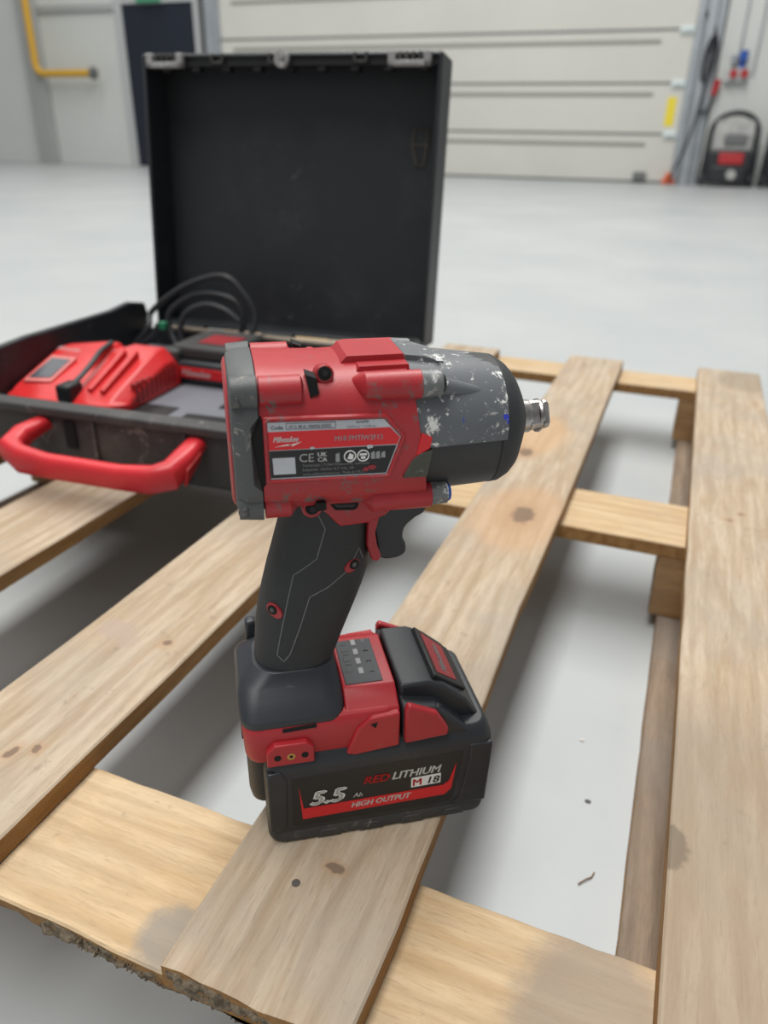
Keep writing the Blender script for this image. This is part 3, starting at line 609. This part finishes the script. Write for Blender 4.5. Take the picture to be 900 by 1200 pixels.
# neck, trigger guard, trigger, direction switch
nk = D(); nk.prism([(36.5,202),(34,197),(38,193.6),(44.2,186.2),(58,187),(66.5,190.5),(76,200),(76,204)], uvp, -20.5, 20.5)
nk.prism([(58.6,195),(59.0,188),(58.4,171.5),(61.0,162.6),(64.4,161.4),(66.2,164.4),(63.8,171),(62.8,178.0),(65.2,189.0),(72,198)], uvp, -15, 15)
nk.build('trigger_guard', M['red'], iw, 0.0016, 3)
D().prism([(38.6,201.4),(53.6,200.6),(52.4,196.2),(50.8,195.2),(42.0,195.8),(40.4,197.6)], uvp, -20.8, 21.0).build('switch_slot', M['hole'], iw)
D().prism([(40.6,199.8),(51.8,199.2),(51.2,196.6),(42.2,197.2)], uvp, -21.8, 21.8).build('direction_switch', M['rubber'], iw, 0.0012)
D().prism([(59.6,200.0),(64.0,199.5),(62.2,197.0),(60.4,197.4)], uvp, 18, 20.8).build('vent_slot', M['hole'], iw)
tp = catmull([(62.5,190,0),(64,172,0),(66.6,160.6,0),(73.0,158.8,0),(79.4,161.0,0),(80.2,166.0,0),(78.4,171.0,0),(79.4,176.6,0),(84.0,181.2,0),(89.5,185.0,0),(89,194,0),(70,196,0)], 4, True)
D().prism([(p.x, p.y) for p in tp], uvp, -8.5, 8.5).build('trigger', M['rubber_smooth'], iw, 0.002, 3)
# grip
HZ = [200,190,178,168,157,147,137,127,117,108,100,90]; HR = [21,18.6,15.2,12.3,9,6.4,4,2.3,1.1,0.2,-0.5,-0.9]; HF = [60,61,61,61,61.6,58.6,55,51.2,47.5,44.4,41.6,40]
gr = D(); rings = []
for z, a, b in zip(HZ, HR, HF):
    uc, hu = (a+b)/2, (b-a)/2; hv = 19.0 if z > 120 else 18.6; n = 2.5
    rings.append([(uc+hu*sgnpow(math.cos(t), 2/n), hv*sgnpow(math.sin(t), 2/n), z) for t in [2*math.pi*k/48 for k in range(48)]])
gr.loft(rings); gr.build('grip', M['rubber'], iw)
def hvs(u, z):
    i = max(j for j in range(len(HZ)-1) if HZ[j] >= z) if z < HZ[0] else 0
    f = (HZ[i]-z)/(HZ[i]-HZ[i+1]); a = HR[i]+(HR[i+1]-HR[i])*f; b = HF[i]+(HF[i+1]-HF[i])*f
    k = min(0.999, abs((u-(a+b)/2)/((b-a)/2))); return (19.0 if z > 120 else 18.6)*(1-k**2.5)**0.4
def seam(pts):
    out = []
    for (a, b) in zip(pts[:-1], pts[1:]):
        for k in range(6):
            u = a[0]+(b[0]-a[0])*k/6; z = a[1]+(b[1]-a[1])*k/6; out.append((u, hvs(u, z)-0.1, z))
    out.append((pts[-1][0], hvs(*pts[-1])-0.1, pts[-1][1])); D().tube(out, 0.38, 6).build('grip_seam', M['seam'], iw)
seam([(33.7,194),(37.2,185.2),(32.7,169.1),(21.3,160.1),(17.8,145.2),(13.4,125),(11.1,112.9),(14.4,108.9),(17.6,113.1),(23.4,130.1),(28.7,147.5),(38.2,152.4),(48.4,160.5),(54.2,171.3),(56.7,164.2)])
for (u, z, ru, rz) in ((11.2,138.8,5.0,3.6), (50.4,162.3,4.4,3.2)):
    v = hvs(u, z); nv = Vector((-0.75 if u < 20 else 0.45, 1, 0)).normalized(); c0 = Vector((u, v, z)); a = Vector((0,0,1)); b = nv.cross(a)
    tl = math.radians(-38 if u < 20 else 30); e1 = b*math.cos(tl)+a*math.sin(tl); e2 = -b*math.sin(tl)+a*math.cos(tl)
    q = D(); q.loft([[tuple(c0+nv*h+e1*ru*math.cos(t)+e2*rz*math.sin(t)) for t in [2*math.pi*i/20 for i in range(20)]] for h in (-3, 0.5)]); q.build('screw_boss', M['red'], iw, 0.0004)
    c1 = c0+(e1 if u < 20 else -e1)*(-1.2)
    q = D(); q.cyl(tuple(c1-nv*2), tuple(c1+nv*0.75), 2.7, n=18); q.build('screw_hole', M['hole'], iw)
    q = D(); q.cyl(tuple(c1), tuple(c1+nv*1.05), 1.7, 1.4, n=6); q.build('screw', M['dark_steel'], iw)
# foot of the tool
cv = D()
def cover_ring(z, u0, u1, hv, r): return rrect(u0, u1, hv, z, r)
cv.loft([cover_ring(81,-10.3,44.0,36.2,9), cover_ring(84.5,-10.8,44.0,36.0,9), cover_ring(88.0,-11.2,43.9,33.0,10), cover_ring(92.5,-11.0,43.4,28.5,11), cover_ring(96.5,-9.6,42.6,23.5,11), cover_ring(100,-5.0,42.2,20.6,12), cover_ring(103,-1.4,41.8,19.2,14)])
cv.build('foot_cover', M['rubber_smooth'], iw, 0.0005)
fb = D()
fb.loft([rrect(-8,73,34.5,57,8), rrect(-9.2,73,36.4,62,8), rrect(-10,73,36.8,78,8), rrect(-9.8,73,35.8,81.5,8), rrect(-9,73,34,83.5,8)])
vzp = lambda p, h: (h, p[0], p[1])
fb.prism([(-36.6,78),(-34.5,82.5),(-29.5,85.2),(-22,90),(22,90),(29.5,85.2),(34.5,82.5),(36.6,78)], vzp, 44.2, 73)
for sg in (1, -1):
    fb.prism([(43.5,58.4),(49.5,75),(56.5,81),(72.4,82),(72.4,59.5),(48,57.0)], uvp, sg*32, sg*38.6)
fb.build('foot_housing', M['red_clean'], iw, 0.0012, 3)
for sg in (1, -1):
    D().prism([(10.5,80.2),(28.0,80.9),(28.0,79.3),(10.5,78.4)], uvp, sg*34, sg*37.15).build('side_slot', M['hole'], iw)
    q = D(); q.cyl((58.5, sg*36, 76.6), (58.5, sg*38.8, 76.6), 2.3, n=3); q.build('screw_hole', M['hole'], iw)
    bp = D().prism([(1.4,58.6),(1.4,68.0),(5.6,72.6),(22.4,72.4),(26.2,68.2),(26.2,58.6)], uvp, sg*34, sg*40.2).build('belt_clip_mount', M['red_clean'], iw, 0.0009, 3)
    for (u, mat, r) in ((7.0, 'hole', 1.9), (14.0, 'brass', 2.2), (21.2, 'hole', 1.9)):
        q = D(); q.cyl((u, sg*38, 64.6), (u, sg*40.35, 64.6), r, n=16); q.build('brass_insert' if mat == 'brass' else 'mount_hole', M[mat], bp)
        if mat == 'brass': q = D(); q.cyl((u, sg*39, 64.6), (u, sg*40.45, 64.6), 0.9, n=12); q.build('mount_hole', M['hole'], bp)
bh = D(); bh.box((-4,-28,93),(2,-21,109)); bh.build('belt_hook', M['rubber_smooth'], iw, 0.002, 3)
q = D(); q.cyl((-10.2,14,69),(-9.6,14,69),3.4,n=16); q.box((-10.3,18,70),(-9,28,78)); q.build('rear_notch', M['hole'], iw)
dp = D().prism([(46.2,20.2),(66.8,20.2),(66.8,-18.6),(46.2,-18.6)], lambda p, h: (p[0], p[1], h), 89.4, 90.35).build('mode_display', M['rubber_smooth'], iw, 0.0003); tag(dp, 'dark mode display with pale digits and bars')
top = lambda u0, v0: (lambda x, y: Vector(mm((u0-y, v0-x, 90.5))))
for k, c in enumerate(('1', '2', '3')):
    text('lettering', c, 4.2, lambda x, y, k=k: Vector(mm((61.0+y*0.9, 13-k*9.4-x, 90.5))), M['lb_grey'], dp, bold=0.01)
for k in range(4):
    v0 = 12.6-k*8.6
    q = D(); q.prism([(55.2,v0),(57.8,v0),(57.8,v0-5.0),(55.2,v0-5.0)], lambda p, h: (p[0], p[1], h), 90.3, 90.5); q.build('mode_bar', M['lb_grey'], dp)
for k in range(3):
    v0 = 10-k*9; D().tube([(48.6,v0,90.4),(52.4,v0,90.4),(52.4,v0-6,90.4),(48.6,v0-6,90.4)],0.16,6,True).build('mode_button', M['seam'], dp)
text('lettering', 'M', 3.4, lambda x, y: Vector(mm((66.4+y*0.0+0.2, 0, 90.5)))+Vector((0,0,0)) if False else Vector(mm((61.2+y*0.8, -15.6-x*0.8, 90.5))), M['lb_grey'], dp)
# ---- battery pack of the wrench
bl = D()
bl.loft([rrect(2.4,122,37.0,0.0,9), rrect(0.6,124.4,38.8,2.2,9), rrect(0.0,125.5,39.3,6,9), rrect(-0.6,127.0,39.3,30,9), rrect(-0.9,128.0,39.4,50,9), rrect(-0.2,127.5,39.2,55,9), rrect(1.8,125,36.2,61.5,8), rrect(3,123,34,63.5,8)])
bl.loft([rrect(-7.5,20,26,20,8), rrect(-8.6,20,28,28,8), rrect(-8.8,20,29,58,8)])
bat = bl.build('battery_pack', M['battery'], iw, 0.0006)
ft = D(); ft.loft([rrect(2.0,122.6,37.4,-0.0,9), rrect(-0.2,125.6,39.7,2.0,9), rrect(-0.4,126.2,39.8,6.5,9), rrect(0.2,125.6,39.2,9.0,9)]); ft.build('battery_foot', M['battery_foot'], bat)
for k in range(4):
    u = 26+k*24; D().prism([(u,1.4),(u+3,6.2),(u+11,6.2),(u+14,1.4)], uvp, 39.4, 40.3).build('foot_rib', M['battery_foot'], bat, 0.0006)
# end bumpers of the side wall
for sg in (1, -1):
    D().prism([(0.6,10),(0.6,53),(8.6,53.6),(11.4,47),(10.2,14),(8,10)], uvp, sg*34, sg*40.1).build('end_bumper', M['battery'], bat, 0.0012, 3)
    D().prism([(112.6,53.6),(126,53),(124.6,9.0),(104,9.8),(108.6,14),(112.6,42)], uvp, sg*34, sg*40.1).build('end_bumper', M['battery'], bat, 0.0012, 3)
D().prism([(13,48.0),(109.5,50.0),(108.5,42),(104.6,14.2),(102,12.0),(15.5,11.6),(13,14)], uvp, 36, 39.55).build('side_panel', M['lb_black'], bat, 0.0004)
ub = D(); ub.prism([(74.5,50),(74.5,90.6),(90.5,90.4),(100,86.0),(113.5,74.5),(127.0,53.5),(126.0,50)], uvp, -27, 27)
ub.prism([(74.2,50),(74.2,84.0),(94,80.0),(110,64),(126.8,54),(126,50)], uvp, -36.6, 36.6)
ub.build('latch_housing', M['battery'], bat, 0.003, 3)
for sg in (1, -1):
    D().prism([(75.0,61.4),(74.9,84.2),(76.5,87.4),(92.6,79.6),(99.4,68.0),(99.0,63.4)], uvp, sg*35.4, sg*40.4).build('release_button', M['red_clean'], bat, 0.0015, 3)
# panel on the sloping front
a0, a1 = Vector((93.5, 0, 90.0)), Vector((115.5, 0, 72.6)); ax = (a1-a0).normalized(); nr = Vector((-ax.z, 0, ax.x)) if ax.x > 0 else Vector((ax.z,0,-ax.x))
nr = Vector((0.62, 0, 0.785)); pc0 = Vector((100.0, 0, 86.6))
def slope(s_, v_, h=0.0): p = pc0+ax*s_+nr*h; return (p.x, v_, p.z)
D().loft([[slope(-7,23,h), slope(19,19,h), slope(19,-19,h), slope(-7,-23,h)] for h in (-3, 0.9)]).build('latch_panel', M['black'], bat, 0.0008)
lr = D().loft([[slope(-3.6,18.5,h), slope(12.5,15.8,h), slope(12.5,-15.8,h), slope(-3.6,-18.5,h)] for h in (0.8, 1.15)]).build('latch_label', M['lb_dkred'], bat)
text('lettering', 'Milwaukee', 7.0, lambda x, y: Vector(mm(slope(6.4-y, 14.4-x*0.88, 1.3))), M['lb_grey'], bat, shear=0.3, bold=0.03)
# printed battery label
D().prism([(17.1,41.2),(19.4,24.6),(98.4,25.8),(101.6,28.2),(105.4,41.4),(103.4,22.6),(99.6,18.4),(18.6,16.8)], uvp, 39.5, 39.75).build('label_swoosh', M['lb_red'], bat)
bs = 0.014
def bside(u0, z0): return lambda x, y: Vector(mm((u0+x, 39.85, z0+y+bs*x)))
text('lettering', '5.5', 13.5, bside(22.6, 26.6), M['lb_white'], bat, shear=0.25, bold=0.06, sx=1.14)
text('lettering', 'Ah', 4.6, bside(46.6, 27.4), M['lb_white'], bat, shear=0.2, bold=0.015)
text('lettering', 'RED', 7.4, bside(52.2, 36.2), M['lb_red'], bat, shear=0.25, bold=0.03, sx=1.06)
text('lettering', 'LITHIUM', 7.4, bside(68.2, 36.5), M['lb_white'], bat, shear=0.25, bold=0.028, sx=0.98)
text('lettering', 'HIGH OUTPUT', 5.4, bside(45.4, 20.0), M['lb_white'], bat, shear=0.25, bold=0.03, sx=0.93)
D().prism([(79.6,34.8),(96.6,35.4),(96.6,28.4),(79.6,27.8)], uvp, 39.5, 39.75).build('model_field', M['lb_white'], bat)
text('lettering', 'M', 7.0, bside(80.2, 29.0), M['lb_red'], bat, bold=0.03, sx=1.04)
text('lettering', '18', 7.0, bside(87.8, 29.1), M['lb_black'], bat, shear=0.2, bold=0.025, sx=1.1)

# ------------------------------------------------------------------ carrying case (local metres: x along the front, y to the back)
cs = empty('carrying_case', (-0.80, 0.592, DZ+0.0006), math.radians(4.6)); tag(cs, 'open black tool case with red front handle behind the impact wrench', 'tool case')
X0, X1, YD = 0.030, 0.500, 0.395
tb = MB()
tb.box((X0+0.02,0.02,0.0),(X1-0.02,YD-0.01,0.014))
def wallring(y0, y1, x0, x1): pass
# side walls with raised rear shoulder
sidepoly = [(0.015,0.004),(0.004,0.03),(0.0,0.078),(0.05,0.115),(0.12,0.118),(0.30,0.116),(0.345,0.120),(0.385,0.112),(0.395,0.08),(0.39,0.0)]
xpl = lambda p, h: (h, p[0], p[1])
tb.prism(sidepoly, xpl, X0, X0+0.010)
sidepoly2 = [(0.015,0.004),(0.004,0.03),(0.0,0.076),(0.05,0.080),(0.34,0.080),(0.385,0.088),(0.395,0.08),(0.39,0.0)]
tb.prism(sidepoly2, xpl, X1-0.010, X1)
tb.box((X0,YD-0.012,0.0),(X1,YD,0.072))
tb.build('base_tub', M['case'], cs, 0.003, 2)
fw = MB()
fw.prism([(0.006,0.001),(0.001,0.008),(0.0,0.04),(0.0,0.0765),(0.010,0.0775),(0.012,0.02),(0.03,0.012)], xpl, X0+0.002, X1-0.002)
fw.prism([(-0.005,0.066),(-0.005,0.076),(0.012,0.0795),(0.014,0.066)], xpl, X0, X1)
fw.build('front_wall', M['case_front'], cs, 0.002)
MB().box((0.178,-0.0025,0.03),(0.192,0.004,0.062)).build('front_slot', M['hole'], cs)
for x in (0.215, 0.33): MB().box((x,-0.004,0.008),(x+0.004,0.004,0.066)).build('front_rib', M['case_front'], cs, 0.001)
tr = MB().box((X0+0.011,0.013,0.013),(X1-0.011,YD-0.013,0.048)).build('insert_tray', M['tray'], cs, 0.004)
for (x0,y0,x1,y1) in ((0.195,0.075,0.255,0.115),(0.275,0.04,0.40,0.10),(0.30,0.13,0.43,0.2)):
    MB().box((x0,y0,0.0475),(x1,y1,0.0492)).build('tray_pocket_shade', M['black'], tr, 0.0005)  # black slabs painted for the shade in the tray recesses
# lid, leaning back a little
lid = MB(); LN = math.radians(6.0); LH = 0.380; LD = 0.062
def lf(p):  # lid frame: x along, h up the lid, d depth to the back
    x, h, d = p; return (x, YD+0.004+h*math.sin(LN)+d*math.cos(LN), 0.076+h*math.cos(LN)-d*math.sin(LN))
def L(): return MB(lf)
LX0, LX1 = 0.048, 0.4935
lid = L(); lid.box((LX0,0,LD-0.006),(LX1,LH,LD)); lid.box((LX0,0,0),(LX0+0.006,LH,LD)); lid.box((LX1-0.006,0,0),(LX1,LH,LD)); lid.box((LX0,LH-0.006,0),(LX1,LH,LD)); lid.box((LX0,0,0.0),(LX1,0.006,LD))
lo = lid.build('lid', M['case'], cs, 0.004, 3)
L().box((LX0+0.006,LH-0.016,0.004),(LX1-0.006,LH-0.006,0.018)).build('lid_rim', M['black'], lo, 0.001)
for k in range(9):
    x = LX0+0.03+k*0.048
    L().box((x,LH-0.022,0.006),(x+0.012,LH-0.005,0.02)).build('rim_tooth', M['black'], lo, 0.001)
for x in (LX0+0.012, LX1-0.072):
    q = L(); q.box((x,LH-0.019,-0.008),(x+0.058,LH-0.012,0.002)); q.box((x,LH-0.019,-0.008),(x+0.010,LH-0.001,0.002)); q.box((x+0.048,LH-0.019,-0.008),(x+0.058,LH-0.001,0.002)); la = q.build('latch', M['latch'], cs, 0.0015)
    for j in range(4): L().box((x+0.014+j*0.009,LH-0.012,-0.006),(x+0.018+j*0.009,LH-0.002,0.0)).build('latch_rib', M['case_front'], la)
q = L(); q.cyl((0.270,LH-0.010,0.0),(0.270,LH-0.010,-0.008),0.0105,n=24); q.cyl((0.272,LH-0.007,-0.008),(0.272,LH-0.007,-0.011),0.004,n=14); q.build('latch_knob', M['latch'], cs, 0.0008)
for x in (0.160, 0.248, 0.372):
    q = L(); w_ = 0.02
    q.box((x,LH-0.014,-0.003),(x+0.004,LH-0.001,0.002)); q.box((x+w_-0.004,LH-0.014,-0.003),(x+w_,LH-0.001,0.002)); q.box((x,LH-0.014,-0.003),(x+w_,LH-0.011,0.002)); q.build('lid_bracket', M['case_front'], cs, 0.0008)
q = L(); q.tube([(0.447,0.295,LD-0.0065),(0.445,0.275,LD-0.0065),(0.452,0.248,LD-0.0065),(0.463,0.248,LD-0.0065),(0.466,0.272,LD-0.0065),(0.466,0.295,LD-0.0065)],0.0022,8,True); q.tube([(0.447,0.274,LD-0.0065),(0.466,0.274,LD-0.0065)],0.0016,8); q.build('moulded_mark', plain('mark_brown',(84,78,72),0.6), lo)
MB().tube([(X0+0.05,YD-0.02,0.079),(0.30,YD-0.02,0.076),(0.42,YD-0.02,0.076)],0.0042,12).build('hinge_gap_rod', M['rod'], cs)  # beige rod added in place of the gap where wood shows
for x in (0.09, 0.24, 0.40): MB().cyl((x,YD-0.004,0.074),(x+0.05,YD-0.004,0.074),0.009).build('hinge', M['case'], cs)
q = MB(); q.tube(catmull([(0.44,0.385,0.074),(0.46,0.378,0.084),(0.485,0.374,0.090),(0.496,0.36,0.086)],6),0.006,10); q.build('rear_lip', M['case_front'], cs)
# red handle
hd = MB()
hs = lambda p, hy, hz: [(p[0], p[1]+hy*math.cos(t), p[2]+hz*math.sin(t)) for t in [2*math.pi*i/20 for i in range(20)]]
def hring(c, d, ry, rz):
    d = Vector(d).normalized(); a = Vector((0,0,1)); b = d.cross(a).normalized(); a = b.cross(d)
    return [tuple(Vector(c)+b*ry*sgnpow(math.cos(t),0.75)+a*rz*sgnpow(math.sin(t),0.75)) for t in [2*math.pi*i/22 for i in range(22)]]
hd.loft([hring((0.150,0.0,0.056),(-0.1,-1,-0.3),0.011,0.008), hring((0.146,-0.030,0.052),(-0.2,-1,-0.3),0.012,0.011), hring((0.147,-0.052,0.043),(0.6,-0.75,-0.2),0.013,0.015), hring((0.165,-0.060,0.037),(1,-0.1,0),0.011,0.0155), hring((0.20,-0.062,0.0345),(1,0,0),0.010,0.0135), hring((0.29,-0.062,0.034),(1,0,0),0.010,0.0135), hring((0.325,-0.060,0.0355),(1,0.1,0),0.011,0.015), hring((0.343,-0.052,0.040),(0.6,0.75,0.2),0.013,0.0155), hring((0.346,-0.030,0.049),(0.1,1,0.35),0.012,0.012), hring((0.345,0.0,0.056),(0.0,1,0.3),0.011,0.008)])
hd.build('carry_handle', M['handle_red'], cs, 0)
q = MB(); q.prism([(0.3575,-0.046,),(0.3582,-0.012)], lambda p, h: (p[0], p[1], h), 0.03, 0.05) if False else None
MB().loft([[(0.3555+dx,-0.050,0.028),(0.3555+dx,-0.016,0.046),(0.3555+dx,-0.014,0.053),(0.3555+dx,-0.044,0.045)] for dx in (0,0.0035)]).build('handle_hollow_shade', M['charger_dkred'], cs, 0.001)  # darker red plate painted as the shaded hollow of the handle end

# charger in the case
CM = cs.matrix_basis.copy()
CM = Matrix.Translation(cs.location) @ Matrix.Rotation(math.radians(4.6), 4, 'Z')
def in_case(name, x, y, z, rz=0):
    p = CM @ Vector((x, y, z)); return empty(name, p, math.radians(4.6)+rz)
ch = in_case('battery_charger', 0.0435, 0.055, 0.0485, math.radians(0.5)); ch.scale = (1.08, 1, 1); tag(ch, 'bright red battery charger with dark window inside the case', 'charger')
def csec(x, d0, d1, h0, h1, k=1.0):
    return [(x,d0,0.0),(x,d0-0.002,0.012),(x,d0+0.006,h0),(x,d0+0.018,h0+0.006),(x,d1-0.035,h1),(x,d1-0.012,h1-0.001),(x,d1,h1-0.012),(x,d1,0)]
cb = MB(); cb.loft([csec(0.0,0.012,0.135,0.010,0.030), csec(0.006,0.004,0.145,0.014,0.046), csec(0.06,0.0,0.150,0.016,0.053), csec(0.075,0.0,0.150,0.016,0.053), csec(0.079,0.0,0.150,0.012,0.047), csec(0.091,0.0,0.150,0.012,0.047), csec(0.096,0.0,0.150,0.017,0.053), csec(0.138,0.004,0.150,0.015,0.052), csec(0.152,0.02,0.146,0.010,0.036)])
cb.build('charger_body', M['charger_red'], ch, 0.003, 3)
sl = math.atan2(0.037-0.004, 0.115-0.018)
def cs_(x, s_, h=0.0): y = 0.018+s_*math.cos(0.36)-h*math.sin(0.36); z = 0.022+s_*math.sin(0.36)*1.0+h; return (x, y, z)
MB().loft([[cs_(0.018,0.012,h), cs_(0.046,0.016,h), cs_(0.050,0.056,h), cs_(0.024,0.056,h)] for h in (-0.004, 0.0022)]).build('window', M['screen'], ch, 0.001)
MB().loft([[cs_(0.014,0.006,h), cs_(0.050,0.010,h), cs_(0.054,0.062,h), cs_(0.020,0.062,h)] for h in (-0.006, 0.0012)]).build('window_surround', M['charger_pale'], ch, 0.001)
text('lettering', 'Milwaukee', 0.012, lambda x, y: Vector(cs_(0.020+x*0.62, 0.072+y, 0.0026)), M['lb_grey'], ch, shear=0.3, bold=0.0)
for x in (0.104, 0.120): MB().loft([[cs_(x,0.0,h), cs_(x+0.007,0.0,h), cs_(x+0.007,0.085,h), cs_(x,0.085,h)] for h in (-0.004,0.0045)]).build('slot_rail', M['charger_red'], ch, 0.0015)
for k in range(9):
    y = 0.042+k*0.0105; MB().box((0.145,y,0.006),(0.1525,y+0.005,0.030)).build('vent_slat', M['charger_dkred'], ch, 0.0008)
MB().tube(catmull([(0.076,0.12,0.056),(0.079,0.09,0.052),(0.085,0.06,0.044),(0.087,0.03,0.034),(0.084,0.008,0.026)],6),0.0032,8).build('lead', M['cable'], ch)
q = MB(); q.box((0.077,-0.004,0.012),(0.096,0.024,0.034)); q.build('lead_clip', M['black'], ch, 0.004)
# spare battery pack
sb = in_case('spare_battery', 0.182, 0.205, 0.0485, math.radians(-2)); tag(sb, 'spare black battery pack with red stripe lying in the case', 'battery')
q = MB(); q.box((0,0,0),(0.10,0.12,0.032)); q.build('shell', M['battery'], sb, 0.006, 3)
q = MB(); q.box((0.004,0.010,0.03),(0.096,0.11,0.05)); q.box((-0.004,-0.002,0.026),(0.022,0.04,0.046)); q.build('top_housing', M['case_front'], sb, 0.006, 3)
MB().box((0.018,-0.0016,0.010),(0.094,0.002,0.024)).build('red_stripe', M['lb_red'], sb, 0.0006)
MB().box((0.035,0.03,0.0495),(0.085,0.075,0.0515)).build('label', M['lb_dkred'], sb, 0.0005)
text('lettering', 'Milwaukee', 0.012, lambda x, y: Vector((0.026+x*0.85, -0.0022, 0.0135+y)), M['lb_white'], sb, shear=0.3, bold=0.02)
# coiled mains lead
cl = in_case('mains_cable', 0.0, 0.0, 0.0); tag(cl, 'black coiled mains cable standing in loops in front of the lid', 'cable')
loops = [
 [(0.044,0.338,0.056),(0.071,0.340,0.085),(0.068,0.360,0.106),(0.131,0.360,0.148),(0.195,0.360,0.166),(0.227,0.360,0.143),(0.243,0.360,0.112),(0.238,0.350,0.080),(0.226,0.340,0.058)],
 [(0.121,0.340,0.054),(0.101,0.350,0.085),(0.104,0.355,0.110),(0.136,0.360,0.132),(0.176,0.360,0.139),(0.213,0.360,0.130),(0.224,0.360,0.100),(0.212,0.350,0.070),(0.201,0.340,0.056)],
 [(0.136,0.338,0.054),(0.126,0.340,0.080),(0.136,0.345,0.110),(0.166,0.350,0.124),(0.198,0.350,0.120),(0.222,0.350,0.104)],
 [(0.046,0.338,0.054),(0.081,0.338,0.075),(0.091,0.340,0.090),(0.108,0.350,0.066),(0.114,0.340,0.053)]]
for lpts in loops: MB().tube(catmull(lpts, 7), 0.0046, 10).build('cable_loop', M['cable'], cl)
q = MB(); q.box((0.092,0.334,0.084),(0.104,0.344,0.096)); q.build('green_tie', M['green'], cl, 0.002)
